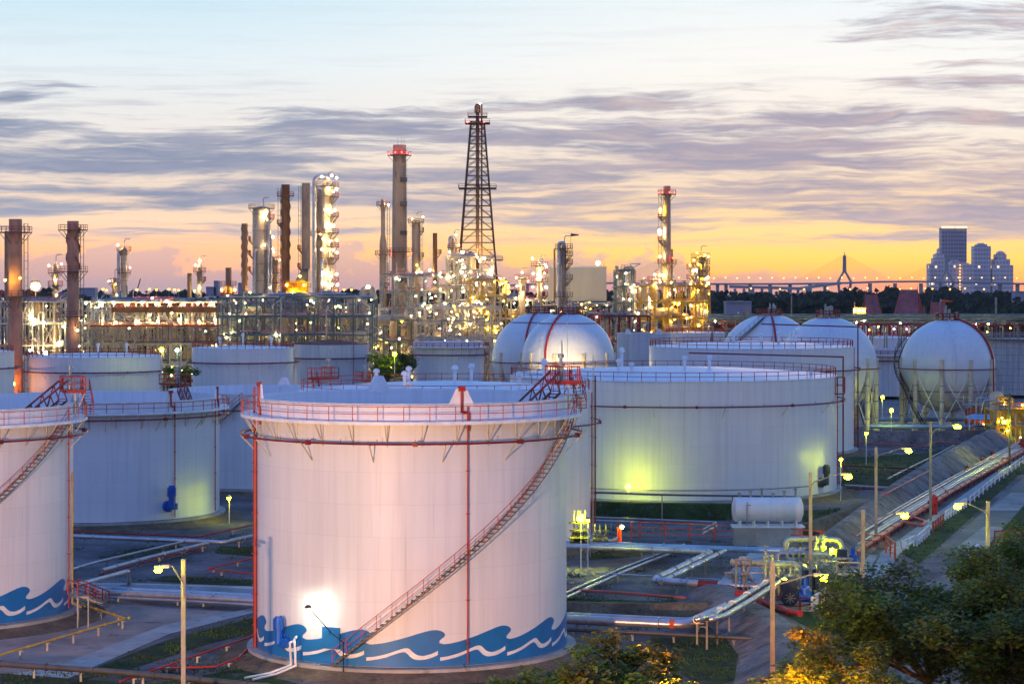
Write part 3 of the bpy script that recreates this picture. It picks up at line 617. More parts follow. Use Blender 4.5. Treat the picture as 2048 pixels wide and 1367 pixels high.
def column(label, px, wpx, ytop, Y, m='tower_cream', decks=(), lamps=(), ybot=None, pipes=(), over=None, lad=None, group='process columns', deckcol='red', dr=1.3, skirt=None, top=True):
    x0 = X(px, Y); r = wpx/2*Y/F; zt = Z(ytop, Y); o = Vector((x0, Y, GZ)); h = zt-GZ
    t = thing('process_column', label, 'column', o, group)
    hd = [(r*math.cos(a*PI/12), h-r*.55+r*.55*math.sin(a*PI/12)) for a in range(0, 7)]
    MB().lathe([(r, 0), (r, h*.3)]+([(r, h*.3), (r, h*.5)])+hd, o, 24).build('shell', m, t, True)
    mb = MB(); k = 4.0
    while k < h-2: mb.lathe([(r, -.1), (r+.1, -.1), (r+.1, .1), (r, .1)], o+Vector((0,0,k)), 18); k += 5.3
    mb.build('shell_band', 'tower_grey', t)
    for d in decks:
        z_ = Z(d[0], Y)-GZ
        if len(d) > 1: deck_ring(t, o, r, r+dr, z_, d[1]*D2R, d[2]*D2R, col=deckcol)
        else: deck_ring(t, o, r, r+dr, z_, col=deckcol)
    for a, rp, yt, yb in pipes:                      # vertical lines that hug the shell
        z1 = Z(yt, Y)-GZ; z0 = Z(yb, Y)-GZ if yb else 0
        MB().path(elbow([cyl(o, r*.6, a*D2R, z1), cyl(o, r+rp+.35, a*D2R, z1), cyl(o, r+rp+.35, a*D2R, z0)], rp), rp, 8).build('pipe', 'silver', t, True)
    if over:                                       # goose-neck line from the top, away and down
        dx, yt, yb, rp = over; zz = Z(yt, Y)-GZ; R_ = abs(dx)*Y/F; sx = 1 if dx > 0 else -1
        pts = elbow([o+Vector((0,0,h-.2)), o+Vector((0,0,zz)), o+Vector((sx*R_, 0, zz)), o+Vector((sx*R_, 0, Z(yb, Y)-GZ))], rp, 6)
        MB().path(pts, rp, 10).build('overhead_pipe', 'silver', t, True)
    if lad is not None: ladder(t, o, r, lad*D2R, 2, h-.5)
    if top: MB().path([o+Vector((.2*r, 0, h-.2)), o+Vector((.2*r, 0, h+2.2)), o+Vector((.2*r+.4, 0, h+2.7)), o+Vector((.2*r+1.8, 0, h+2.7))], .12, 5).build('vent_pipe', 'steel', t)
    for ly, la, lr, lm in lamps:
        lamp(t, cyl(o, r+dr*.75, la*D2R, Z(ly, Y)-GZ), lr*.37, lm)
    return t, o, r, h
RG = random.Random(11)
def unit(label, px0, px1, ytop, Y, dep, floors, bays, frame='cream_steel', pipes=24, drums=3, lamps=(), nlamp=20, lm='lamp_white', seed=1, name='process_structure', cat='process unit',
         zbot=None, pipemats=('silver', 'steel', 'cream_steel', 'valve_steel'), lr=(.22, .42), rails=True, vert=18, deckcol='orange', brace=True, rr=(.1, .34), misc=26, lowlamp=0.0):
    rnd = random.Random(seed); x0, x1 = X(px0, Y), X(px1, Y); zt = Z(ytop, Y); o = Vector(((x0+x1)/2, Y+dep/2, GZ))
    t = thing(name, label, cat, o, 'refinery process units')
    zs = [GZ+(zt-GZ)*(k+1)/floors for k in range(floors)]; xs = [x0+(x1-x0)*k/bays for k in range(bays+1)]; yy = (Y, Y+dep*.5, Y+dep)
    mb = MB()
    for x_ in xs:
        for y_ in yy: mb.box((x_, y_, (GZ+zt)/2), (.42, .42, zt-GZ))
        for z_ in zs: mb.box((x_, Y+dep/2, z_), (.3, dep, .4))
    for z_ in zs:
        for y_ in yy: mb.box(((x0+x1)/2, y_, z_-.02), (x1-x0, .3, .45))
    if brace:
        for k in range(bays):
            for f_ in range(floors):
                if rnd.random() < .4:
                    za = GZ if f_ == 0 else zs[f_-1]; zb = zs[f_]; p = (xs[k], Y, za), (xs[k+1], Y, zb)
                    if rnd.random() < .5: mb.tube(p[0], p[1], .13, 4); mb.tube((xs[k+1], Y, za), (xs[k], Y, zb), .13, 4)
                    else: mb.tube(p[0], ((xs[k]+xs[k+1])/2, Y, zb), .13, 4); mb.tube(((xs[k]+xs[k+1])/2, Y, zb), (xs[k+1], Y, za), .13, 4)
    mb.build('frame', frame, t)
    for z_ in zs:
        if rnd.random() < .75:
            a = rnd.uniform(x0, x0+(x1-x0)*.4); b = rnd.uniform(x0+(x1-x0)*.6, x1)
            d = MB().box(((a+b)/2, Y+dep*.3, z_+.27), (b-a, dep*.55, .1)).build('deck', 'grating', t)
            if rails:
                n = max(2, int((b-a)/3)); MB().rail([(a+(b-a)*i/n, Y+.15, z_+.32) for i in range(n+1)], 1.2, .07).build('railing', deckcol, d)
    for k in range(pipes):                          # horizontal runs on the beams
        zi = rnd.choice(zs); r = rnd.uniform(*rr); a = rnd.uniform(x0-2, x0+(x1-x0)*.5); b = a+rnd.uniform(.3, 1)*(x1-a); y_ = rnd.uniform(Y-.6, Y+dep); z_ = zi+.22+r+(.5 if rnd.random() < .3 else 0)
        pts = [(a, y_, z_), (b, y_, z_)]
        if rnd.random() < .6: pts.append((b, y_, z_-rnd.uniform(1.5, 8)))
        if rnd.random() < .4: pts.insert(0, (a, y_, z_+rnd.uniform(1, 4)))
        MB().path(elbow(pts, r, 3), r, 6).build('pipe', rnd.choice(pipemats), t, True)
    for k in range(vert):
        r = rnd.uniform(.08, .26); a = rnd.uniform(x0, x1); y_ = rnd.uniform(Y-.8, Y+dep*.6); zb = rnd.uniform(GZ, zt*.6); ztop = rnd.uniform(zb+3, zt+2.5)
        MB().path(elbow([(a, y_, zb), (a, y_, ztop), (a+rnd.uniform(-4, 4), y_, ztop), (a+rnd.uniform(-4, 4), y_+1, ztop-2)], r, 3), r, 6).build('pipe', rnd.choice(pipemats), t, True)
    for k in range(drums):
        r = rnd.uniform(.9, 1.7); z_ = rnd.choice(zs[:-1] or zs)+r+.4; a = rnd.uniform(x0+2, x1-6); y_ = rnd.uniform(Y+1, Y+dep-1)
        if rnd.random() < .6:
            l_ = rnd.uniform(4, 8); MB().path([(a, y_, z_), (a+.01, y_, z_), (a+l_, y_, z_), (a+l_+.01, y_, z_)], r, 14).build('drum', 'tower_cream', t, True)
        else: MB().lathe([(r, 0), (r, 5), (r*.6, 5.7), (0, 5.9)], (a, y_, z_-r), 14).build('vessel', 'tower_cream', t, True)
    for k in range(misc):                           # small stuff: valves and cabinets
        q_ = Vector((rnd.uniform(x0, x1), rnd.uniform(Y-.6, Y+dep*.4), rnd.choice([GZ]+zs)+.3)); s_ = rnd.uniform(.3, 1.1)
        if k % 2: MB().box(q_+Vector((0,0,s_/2)), (s_, s_*.7, s_*1.2)).build('cabinet', 'cream_steel', t)
        else: MB().lathe([(.3*s_, 0), (.3*s_, s_), (.7*s_, s_), (.7*s_, s_*1.3), (0, s_*1.35)], q_, 8).build('valve', 'valve_steel', t)
    for k in range(nlamp):
        zi = rnd.choice(zs)-.5; q = rnd.random()
        if rnd.random() < lowlamp: zi = zs[0]-rnd.uniform(1, 4)
        lamp(t, (rnd.uniform(x0, x1), Y-.7+rnd.random()**2*dep*.7, zi+rnd.uniform(-1.6, 1.8)), rnd.uniform(*lr)*.52, lm if isinstance(lm, str) else rnd.choice(lm))
    for lx, ly, r_, m_ in lamps: lamp(t, (X(lx, Y-1), Y-1, Z(ly, Y-1)), r_*.55, m_)
    return t
# left pair of near stacks
LW, LY, LS, LF = 'lamp_white', 'lamp_yellow', 'lamp_lime', 'lamp_warm'
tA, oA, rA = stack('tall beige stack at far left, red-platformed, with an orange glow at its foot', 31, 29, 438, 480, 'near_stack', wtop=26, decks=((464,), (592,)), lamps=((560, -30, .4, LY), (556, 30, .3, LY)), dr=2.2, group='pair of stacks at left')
fl = thing('sodium_floodlight', 'orange floodlight glowing at the foot of the far left stack', 'floodlight', (oA.x+.4, oA.y-6, 6.0))
MB().tube((oA.x+.4, oA.y-6, GZ), (oA.x+.4, oA.y-6, 6.0), .09, 6).build('post', 'steel', fl); MB().box((oA.x+.4, oA.y-5.9, 6.2), (.7, .5, .4)).build('lamp_head', 'steel', fl); lamp(fl, (oA.x+.5, oA.y-4.6, 7.0), .45, 'lamp_fire', 'bulb')
stack('beige stack with spiral strakes and red platforms behind the cone-roofed tank', 146, 25, 442, 560, 'near_stack', wtop=23, decks=((459,), (542,), (632,)), strake=(540, 455), dr=2.3, group='pair of stacks at left', lamps=((660, 30, .3, LW),))
stack('thin dark stack half hidden behind the far left stack', 14, 10, 462, 640, 'brown_stack', lad=None)
# columns along the left horizon
column('slim column at left with two floodlights on its head and a bent vent pipe', 111, 12, 528, 620, 'tower_grey', decks=((545,), (570, -90, 90), (600,)), lamps=((531, -70, .5, LW), (528, 80, .6, LW), (560, 10, .6, LW), (590, 20, .4, LW)))
column('twin-pipe column with a floodlight at its top, left of the long cooler rack', 248, 13, 495, 700, 'tower_cream', decks=((545,), (500, -90, 90)), pipes=((-60, .5, 505, None), (-100, .3, 510, None)), lamps=((490, -70, .7, LW), (535, 80, .3, LW)))
column('short column with a curled vent just left of the twin-pipe column', 229, 9, 555, 690, 'tower_grey', decks=((565,),), lamps=((562, -70, .6, LW), (568, 20, .5, LY), (590, 40, .3, LW)))
stack('short grey stack left of the column with the bright head', 379, 9, 546, 720, 'brown_stack', lad=None, rim=True)
column('column with a bright head beside the short grey stack', 399, 10, 528, 720, 'tower_grey', decks=((542,), (560, 0, 180)), lamps=((522, 10, .9, LW), (530, -40, .5, LW), (575, 10, .8, LW), (582, -60, .4, LS)))
stack('squat stack with a lit collar platform above the pipe rack', 457, 12, 535, 660, 'brown_stack', decks=((570,), (588,)), lamps=((580, -70, .5, LY), (580, 70, .5, LY), (590, 0, .35, LW)), lad=None)
stack('thin ringed stack with spiral strakes left of the fat lit column', 489, 12, 447, 720, 'brown_stack', strake=(560, 450), lad=None, lamps=((585, 60, .4, LY),))
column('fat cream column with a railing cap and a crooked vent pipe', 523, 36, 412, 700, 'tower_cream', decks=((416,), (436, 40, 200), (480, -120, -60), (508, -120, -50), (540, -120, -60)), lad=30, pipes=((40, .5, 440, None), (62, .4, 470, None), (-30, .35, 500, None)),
       lamps=((424, 30, .8, LW), (432, 20, .9, LW), (470, 40, .7, LW), (474, 75, .8, LW), (490, 20, .5, LW), (498, 75, .4, LW), (545, 40, .5, LW), (575, 50, .5, LW)))
column('narrow column of stacked pipework between the fat column and the rust-brown stack', 549, 14, 512, 715, 'tower_grey', decks=((520,), (545,), (565,)), lamps=((505, 0, .4, LW), (520, 60, .5, LW), (550, -50, .4, LW)), top=False)
stack('rust-brown stack with a side platform near its top', 571, 17, 369, 740, 'rust_stack', decks=((391,), (446, -140, -40)), strake=(520, 400), lad=-95)
stack('grey stack beside the tall lit column and its looping overhead pipe', 612, 17, 366, 740, 'tower_grey', decks=((497, -140, -40), (533, -140, -40)), lad=-95)
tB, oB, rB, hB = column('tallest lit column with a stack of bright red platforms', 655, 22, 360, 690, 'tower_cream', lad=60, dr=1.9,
       decks=((372,), (393, 10, 160), (432, 0, 170), (465, -70, 170), (493, 0, 170), (516, 0, 170), (562, 0, 170), (583, -60, 170)), over=(-26, 354, 588, .75), pipes=((-40, .5, 520, None), (20, .35, 560, None)),
       lamps=tuple((y_, a_, r_, LW) for y_, a_, r_ in ((354, -30, .6), (352, 30, .7), (356, 70, .6), (377, 10, .8), (378, 70, .6), (384, 40, .5), (420, -5, .8), (421, 50, .8), (425, 25, .6), (448, 0, .8), (452, 40, .7), (456, 15, .6), (478, -20, .7), (480, 70, .5), (483, 20, .5),
               (499, -30, .6), (500, 40, .7), (505, 75, .5), (546, -20, .8), (548, 70, .6), (552, 25, .7), (566, -20, .8), (570, 30, .6), (569, 85, .8), (573, 10, .5), (596, 60, .6), (600, 0, .5))))
column('plain silver column joined to the tallest lit column on its left', 637, 20, 377, 700, 'tower_grey', pipes=((-20, .5, 400, None), (60, .3, 470, None)), top=False, decks=((470, -60, 60),), lamps=((470, 20, .4, LW),))
fur = thing('furnace_hood', 'yellow-lit furnace with a sloping hood between the brown and grey stacks', 'furnace', (X(598, 720), 720, GZ))
xa, xb = X(572, 720), X(616, 720)
MB().box(((xa+xb)/2, 724, (Z(595, 720)+Z(562, 720))/2), (xb-xa, 8, Z(562, 720)-Z(595, 720))).build('casing', 'yellow', fur)
MB().add([(X(590, 720), 720, Z(562, 720)), (xb, 720, Z(562, 720)), (xb, 728, Z(562, 720)), (X(590, 720), 728, Z(562, 720)), (xb-2, 722, Z(537, 720)), (xb, 722, Z(537, 720)), (xb, 726, Z(537, 720)), (xb-2, 726, Z(537, 720))], [(0,1,5,4), (1,2,6,5), (2,3,7,6), (3,0,4,7), (4,5,6,7)]).build('hood', 'dark_pipe', fur)
for k in range(12): MB().box((xa+(xb-xa)*(k+.5)/12, 719.8, Z(578, 720)), (.3, .3, 5)).build('buckstay', 'yellow', fur)
for lx, ly in ((586, 583), (580, 595), (608, 570), (612, 590), (600, 552), (596, 588), (573, 570)): lamp(fur, (X(lx, 718), 718, Z(ly, 718)), .32, LY)
MB().rail([(xa-1, 719, Z(574, 720)), ((xa+xb)/2, 719, Z(574, 720)), (xb+1, 719, Z(574, 720))], 1.2, .09).box(((xa+xb)/2, 719, Z(574, 720)), (xb-xa+2, 1.2, .2)).build('catwalk', 'dark_red', fur)
# ------------------------------------------------------------------ pipe racks and process units
unit('lit tangle of pipes and vertical pumps behind the far left stacks', 0, 152, 603, 615, 18, 4, 7, 'cream_steel', 36, 6, nlamp=24, vert=44, misc=44, lm=(LW, LW, LS), seed=3, lamps=((88, 645, .5, LW), (60, 632, .7, LW), (70, 640, .7, LW), (118, 686, .8, LW), (92, 705, .9, LW), (60, 700, .6, LW), (128, 653, .4, LW)), lowlamp=.3)
tk = unit('long cooler rack with a rust-brown deck and a row of lamps under it', 160, 452, 604, 640, 22, 4, 13, 'cream_steel', 46, 6, nlamp=34, misc=60, vert=50, seed=5, lm=(LW, LW, LS), name='pipe_rack', cat='pipe rack', pipemats=('silver', 'teal_steel', 'cream_steel', 'blue_pipe'), lowlamp=.5,
     lamps=tuple((x_, y_, r_, LW) for x_, y_, r_ in [(172+k*28, 606+(k % 2)*3, .42) for k in range(10)]+[(164, 641, .45), (206, 641, .4), (232, 645, .5), (275, 643, .5), (300, 640, .35), (316, 642, .5), (358, 639, .5), (372, 640, .35), (398, 642, .5), (431, 640, .5)]))
mb = MB(); x0, x1 = X(222, 638), X(452, 638)
mb.box(((x0+x1)/2, 648, Z(619, 638)), (x1-x0, 18, 1.6)); mb.build('cooler_deck', 'rust_stack', tk)
mb = MB()
for k in range(9):
    x_ = x0+(x1-x0)*(k+.5)/9; mb.lathe([(1.6, -.9), (1.6, .9), (1.35, .9)], (x_, 644, Z(613, 638)), 14)
mb.build('fan_ring', 'pink_red', tk)
mb = MB()
for k in range(22):
    x_ = X(168, 638)+(X(450, 638)-X(168, 638))*k/22; mb.tube((x_, 637.5, Z(655, 638)), (x_+2.4*(1 if k % 2 else -1), 637.5, Z(634, 638)), .17, 4)
mb.build('knee_brace', 'cream_steel', tk)
MB().box(((X(168, 638)+x1)/2, 638, Z(651, 638)), (x1-X(168, 638), 3, .5)).rail([(X(168, 638)+(x1-X(168, 638))*i/24, 636.6, Z(650, 638)) for i in range(25)], 1.2, .08).build('walkway', 'orange', tk)
unit('tall teal pipe rack carrying stacked silver pipes under the columns', 436, 745, 596, 610, 20, 5, 8, 'teal_steel', 60, 6, nlamp=86, misc=44, vert=34, seed=8, lm=(LW, LW, LW, LS, LF), name='pipe_rack', cat='pipe rack', pipemats=('silver', 'silver', 'teal_steel', 'cream_steel'), rr=(.14, .42), lowlamp=.55)
unit('bright lower process frame behind the tall teal pipe rack', 470, 700, 620, 650, 16, 4, 8, 'cream_steel', 40, 6, nlamp=90, misc=44, vert=40, seed=9, lm=(LW, LW, LF, LS), lowlamp=.6, lr=(.3, .55))
unit('dense inner pipe frame glimpsed through the long cooler rack', 165, 470, 622, 680, 14, 4, 15, 'cream_steel', 44, 6, nlamp=60, misc=50, vert=52, seed=61, lm=(LW, LF, LS), lowlamp=.5, lr=(.3, .5))
unit('fine steel frame of thin risers seen inside the tall teal pipe rack', 442, 742, 608, 636, 10, 6, 15, 'valve_steel', 46, 8, nlamp=70, misc=70, vert=52, seed=63, lm=(LW, LF, LW, LS), lowlamp=.4, lr=(.22, .42), rr=(.08, .26))
unit('low railed deck of pipes in front of the flare tower structure', 830, 1000, 616, 640, 10, 5, 9, 'cream_steel', 40, 6, nlamp=50, misc=50, vert=46, seed=65, lm=(LY, LW, LF), lowlamp=.3, lr=(.2, .36), rr=(.08, .24), deckcol='orange')
unit('low white-lit exchanger bank right of the tallest lit column', 690, 768, 622, 660, 16, 3, 4, 'steel', 18, 3, nlamp=24, seed=12, lm=LW, lowlamp=.4)
unit('white-lit open frame of pipes at the foot of the tapered chimney', 762, 905, 552, 715, 18, 6, 5, 'valve_steel', 34, 7, nlamp=52, seed=14, lm=(LW, LW, LW, LF), lr=(.26, .5))
unit('low platform level with railings and yellow lamps above the small tanks', 740, 905, 640, 650, 14, 3, 6, 'teal_steel', 30, 4, nlamp=50, misc=36, vert=30, seed=15, lm=(LY, LF, LW), lowlamp=.4)
unit('brilliantly lit structure under the lattice flare tower', 893, 985, 512, 690, 18, 8, 4, 'cream_steel', 36, 8, nlamp=80, seed=17, lm=(LW, LW, LW, LF), lr=(.3, .58))
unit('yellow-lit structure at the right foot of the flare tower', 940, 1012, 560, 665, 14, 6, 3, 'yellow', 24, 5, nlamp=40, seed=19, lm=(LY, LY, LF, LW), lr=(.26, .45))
unit('scattered low lit pipework left of the white spheres', 1000, 1110, 600, 720, 16, 4, 5, 'cream_steel', 24, 5, nlamp=30, seed=21, lm=(LW, LW, LY), lowlamp=.2)
unit('underside of the white building full of small yellow lamps', 1090, 1240, 612, 705, 20, 3, 8, 'dark_pipe', 30, 4, nlamp=56, seed=23, lm=(LY, LW, LF), lr=(.18, .36), brace=False)
unit('tall duct frame right of the white building', 1232, 1266, 540, 640, 12, 7, 2, 'teal_steel', 12, 2, nlamp=16, seed=25, lm=LW, vert=12)
unit('white-lit frame right of the duct frame', 1264, 1304, 572, 680, 12, 6, 2, 'valve_steel', 16, 4, nlamp=34, seed=27, lm=LW, lr=(.3, .55))
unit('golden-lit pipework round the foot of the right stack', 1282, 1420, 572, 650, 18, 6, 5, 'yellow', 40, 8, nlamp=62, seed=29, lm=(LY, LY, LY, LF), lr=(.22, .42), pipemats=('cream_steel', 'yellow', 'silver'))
unit('red-railed low frame between the front sphere and the duct frame', 1178, 1300, 632, 600, 10, 3, 6, 'dark_red', 16, 2, nlamp=8, seed=31, lm=(LW, LY), deckcol='red')
# long low pipe bridge to the right
rk = thing('pipe_rack', 'long teal pipe bridge running behind the right spheres to the edge', 'pipe rack', (X(1740, 620), 620, GZ), 'refinery process units')
for j, (py, m_, r_) in enumerate(((629, 'teal_steel', .30), (637, 'teal_steel', .5), (644, 'teal_steel', .3), (650, 'dark_red', .2), (633, 'cream_steel', .16))):
    MB().tube((X(1415, 620), 620+j*.7, Z(py, 620)), (X(2120, 620), 620+j*.7, Z(py, 620)), r_, 8).build('pipe', m_, rk, True)
for k in range(24):
    x_ = X(1425+k*29, 620); MB().box((x_, 619.5, (Z(652, 620)+GZ)/2), (.35, .35, Z(652, 620)-GZ)).box((x_, 623.4, (Z(630, 620)+GZ)/2), (.3, .3, Z(630, 620)-GZ)).box((x_, 621.4, Z(653, 620)), (.3, 4, .35)).build('trestle', 'teal_steel', rk)
for k in range(14): lamp(rk, (X(1430+k*45+(k*37 % 19), 617), 617, Z(642+(k*53 % 15), 617)), .18, (LW, LY, LW)[k % 3])
unit('low red-piped valve yard behind the right spheres', 1690, 1830, 648, 690, 14, 2, 8, 'dark_red', 24, 3, nlamp=14, seed=33, lm=(LW, LY), pipemats=('dark_red', 'silver', 'cream_steel'), deckcol='red')
unit('low red-piped valve yard at the far right edge', 1930, 2070, 650, 690, 14, 2, 7, 'dark_red', 22, 2, nlamp=8, seed=35, lm=(LW, LY), pipemats=('dark_red', 'silver', 'dark_pipe'), deckcol='red')
unit('low yellow-lit yard between the cone-capped sphere and the golden pipework', 1400, 1600, 640, 700, 12, 2, 8, 'dark_red', 24, 2, nlamp=20, seed=36, lm=(LY, LF, LW), pipemats=('yellow', 'dark_red', 'cream_steel'), deckcol='red')
# big bent duct
dt = thing('duct_pipe', 'fat grey duct that bends upward left of the tapered chimney', 'duct', (X(740, 640), 640, GZ))
MB().path(elbow([P(676, 643, 640), P(726, 643, 640), P(727, 580, 640), P(742, 576, 640), P(748, 600, 640)], 1.1, 6), 1.15, 12).build('duct', 'tower_cream', dt, True)
MB().path([P(676, 643, 642), P(780, 642, 642)], 1.2, 12).build('duct', 'tower_cream', dt, True)
for x_ in (690, 720, 770): MB().box((X(x_, 642), 642, (Z(650, 642)+GZ)/2), (.5, .5, Z(650, 642)-GZ)).build('support', 'steel', dt)
lamp(dt, P(736, 573, 639), .4, LW)
# stacks in the middle
stack('slender stack with a wider lower half left of the tapered chimney', 766, 14, 398, 730, 'tower_grey', wtop=8.5, cone=(468, 3), decks=((410,), (508,)), lad=80, lamps=((410, 75, .45, LW),))
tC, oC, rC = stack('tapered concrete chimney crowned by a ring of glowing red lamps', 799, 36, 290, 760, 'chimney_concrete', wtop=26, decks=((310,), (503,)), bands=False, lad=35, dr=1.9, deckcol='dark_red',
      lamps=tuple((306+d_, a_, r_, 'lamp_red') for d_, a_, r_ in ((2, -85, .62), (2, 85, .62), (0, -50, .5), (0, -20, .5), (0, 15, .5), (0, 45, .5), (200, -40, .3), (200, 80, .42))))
zt_ = Z(290, 760)
for dx in (-.6, 1.6, .6): MB().tube((oC.x+dx, oC.y, zt_-.5), (oC.x+dx, oC.y, zt_+2.6), .06, 4).build('lightning_rod', 'steel', tC)
ll = MB()
for y_ in (360, 408, 466, 560): ll.box((oC.x+1.6, 757, Z(y_, 760)), (2.4, 1.2, 1.5))
ll.build('ladder_rest', 'grating', tC)
column('dark column with a lamp-lit gallery right of the tapered chimney', 832, 17, 440, 745, 'tower_grey', decks=((444,), (462, 60, 200), (512, 30, 180)), deckcol='grating', lad=60, lamps=((438, -30, .5, LY), (434, 80, .6, LY), (545, 50, .7, LW), (530, 10, .4, LY)))
stack('thin orange-brown stack between the dark column and the flare tower', 870, 9, 466, 750, 'rust_stack', lad=None, decks=((506, 40, 200),), lamps=((540, -60, .5, LW),))
column('column with looped head piping just left of the flare tower', 908, 11, 476, 735, 'tower_grey', decks=((495,), (530,)), over=(-9, 474, 560, .45), lamps=((470, 20, .5, LW), (490, 60, .45, LW), (515, -30, .5, LW), (525, 40, .4, LW)))
# lattice flare tower
ft = thing('flare_tower', 'tall dark lattice flare tower with a central riser', 'flare tower', (X(956, 780), 780, GZ))
Yf = 780; xc = X(955, Yf); zT = Z(236, Yf)
def hw_(z): return (12.5+(z-Z(236, Yf))*(40-12.5)/(Z(575, Yf)-Z(236, Yf)))*Yf/F
lv = [GZ, 9, 18]; z_ = Z(575, Yf); lv = [GZ, (GZ+z_)/2, z_]; st = 9.0
while z_ < zT-2: z_ += max(2.6, hw_(z_)*.8); lv.append(min(z_, zT))
cn = [(-1,-1), (1,-1), (1,1), (-1,1)]
leg = [MB() for _ in cn]; xb_ = MB()
for i in range(len(lv)-1):
    hz = MB(); za, zb = lv[i], lv[i+1]; wa, wb = hw_(za), hw_(zb)
    pa = [Vector((xc+a*wa, Yf+b*wa, za)) for a, b in cn]; pb = [Vector((xc+a*wb, Yf+b*wb, zb)) for a, b in cn]
    for k in range(4):
        leg[k].tube(pa[k], pb[k], .32, 6); k2 = (k+1) % 4
        mid_b = (pb[k]+pb[k2])/2; mid_a = (pa[k]+pa[k2])/2
        xb_.tube(pa[k], mid_b, .12, 4).tube(pa[k2], mid_b, .12, 4); hz.tube(pb[k], pb[k2], .13, 4)
        xb_.tube((pa[k]+pb[k])/2, (pa[k]+mid_b)/2, .08, 4).tube((pa[k2]+pb[k2])/2, (pa[k2]+mid_b)/2, .08, 4).tube((pa[k]+pb[k])/2, (pa[k2]+pb[k2])/2, .08, 4)
        xb_.tube(mid_b, (xc, Yf, zb), .08, 4)
    hz.build('girt', 'flare_steel', ft)
for g in leg: g.build('leg', 'flare_steel', ft)
xb_.build('bracing', 'flare_steel', ft)
MB().tube((xc, Yf, GZ), (xc, Yf, Z(212, Yf)), .62, 10).lathe([(1.15, 0), (1.15, 2.2), (.7, 3.2)], (xc, Yf, Z(226, Yf)), 10).build('flare_riser', 'brown_stack', ft, True)
MB().tube((xc+1.5, Yf, GZ), (xc+1.5, Yf, Z(209, Yf)), .3, 8).build('flare_riser', 'rust_stack', ft, True)
for py, ex in ((247, 2.0), (234, 1.2), (377, 2.4), (520, 2.6)):
    z_ = Z(py, Yf); q = hw_(z_)+ex; d = MB().box((xc, Yf, z_), (2*q, 2*q, .3)).build('platform', 'grating', ft)
    MB().rail([(xc-q, Yf-q, z_), (xc, Yf-q, z_), (xc+q, Yf-q, z_), (xc+q, Yf, z_), (xc+q, Yf+q, z_), (xc, Yf+q, z_), (xc-q, Yf+q, z_), (xc-q, Yf, z_)], 1.3, .08, True).build('railing', 'dark_red', d)
for lx, ly, r_, m_ in ((935, 244, .4, 'lamp_red'), (968, 244, .3, 'lamp_red'), (960, 207, .28, LF), (925, 505, .6, LW), (945, 512, .6, LW), (968, 516, .6, LW), (985, 520, .4, LF)): lamp(ft, P(lx, ly, Yf-6), r_, m_)
# right group
column('small lit column left of the white building', 1044, 14, 552, 715, 'tower_cream', decks=((556,), (580,)), lamps=((545, 0, .7, LW), (555, -60, .6, LW), (572, -50, .7, LW), (588, 0, .7, LW), (562, 70, .35, LF), (596, -70, .6, LW)))
column('lamp-crowned column with white-lit galleries beside the white building', 1079, 11, 528, 700, 'tower_cream', decks=((531,), (547, 20, 180), (563,), (590, 10, 190)), over=(7, 518, 531, .25), dr=1.9,
       lamps=((517, -75, .75, LW), (529, 55, .6, LW), (533, 80, .6, LW), (547, -60, .7, LW), (548, -10, .9, LW), (547, 40, .8, LW), (553, 10, .8, LW), (558, -20, .6, LW), (574, -70, .6, LW), (574, 60, .7, LW), (575, 85, .6, LW)))
tq, oq, rq, hq = column('slim twin column in front of the white building with a vane at its head', 1128, 10, 490, 640, 'tower_grey', decks=((496,), (510, 0, 190), (526, 0, 190), (557, 0, 190), (592,)), deckcol='grating', lad=120, over=(-10, 486, 640, .55), pipes=((-60, .35, 500, 528),), dr=1.9)
MB().tube((oq.x+2, oq.y, GZ+hq-1), (oq.x+2, oq.y, GZ+hq+3.4), .07, 4).add([(oq.x+2, oq.y-.03, GZ+hq+2.5), (oq.x+4.3, oq.y-.03, GZ+hq+2.8), (oq.x+4.3, oq.y-.03, GZ+hq+3.1), (oq.x+2, oq.y-.03, GZ+hq+3.4), (oq.x+2, oq.y+.03, GZ+hq+2.5), (oq.x+4.3, oq.y+.03, GZ+hq+2.8), (oq.x+4.3, oq.y+.03, GZ+hq+3.1), (oq.x+2, oq.y+.03, GZ+hq+3.4)], [(0,1,2,3), (7,6,5,4), (0,4,5,1), (1,5,6,2), (2,6,7,3)]).build('vane', 'dark_red', tq)
stack('thin pipe stack behind the slim twin column', 1109, 4, 497, 720, 'brown_stack', lad=None, rim=False, bands=False)
bd = thing('clad_building', 'plain pale clad building raised on a dark steel base behind the spheres', 'building', (X(1160, 720), 730, GZ))
bx0, bx1, bz0, bz1 = X(1092, 720), X(1213, 720), Z(602, 720), Z(534, 720)
MB().box(((bx0+bx1)/2, 730, (bz0+bz1)/2), (bx1-bx0, 20, bz1-bz0)).build('wall_cladding', 'cladding', bd)
MB().box(((bx0+bx1)/2, 730, bz1+.1), (bx1-bx0+.3, 20.3, .35)).build('parapet', 'white_paint', bd)
mb = MB(); k = bx0+.6
while k < bx1: mb.box((k, 719.95, (bz0+bz1)/2), (.06, .12, bz1-bz0)); k += .9
mb.box(((bx0+bx1)/2, 719.94, bz0+(bz1-bz0)*.5), (bx1-bx0, .14, .08)); mb.build('cladding_seam', 'cladding', bd)
MB().box(((bx0+bx1)/2+4, 730, bz0-.7), (bx1-bx0+14, 21, 1.3)).build('base_beam', 'black', bd)
for k in range(7):
    x_ = bx0+(bx1-bx0)*k/6; MB().box((x_, 720.5, (bz0-1.4+GZ)/2), (.5, .5, bz0-1.4-GZ)).build('column', 'dark_pipe', bd)
lamp(bd, P(1196, 526, 722), .65, LW)
MB().tube(P(1196, 533, 722), P(1196, 527, 722), .08, 4).tube(P(1206, 534, 722), P(1210, 524, 722), .08, 4).build('lamp_bracket', 'steel', bd)
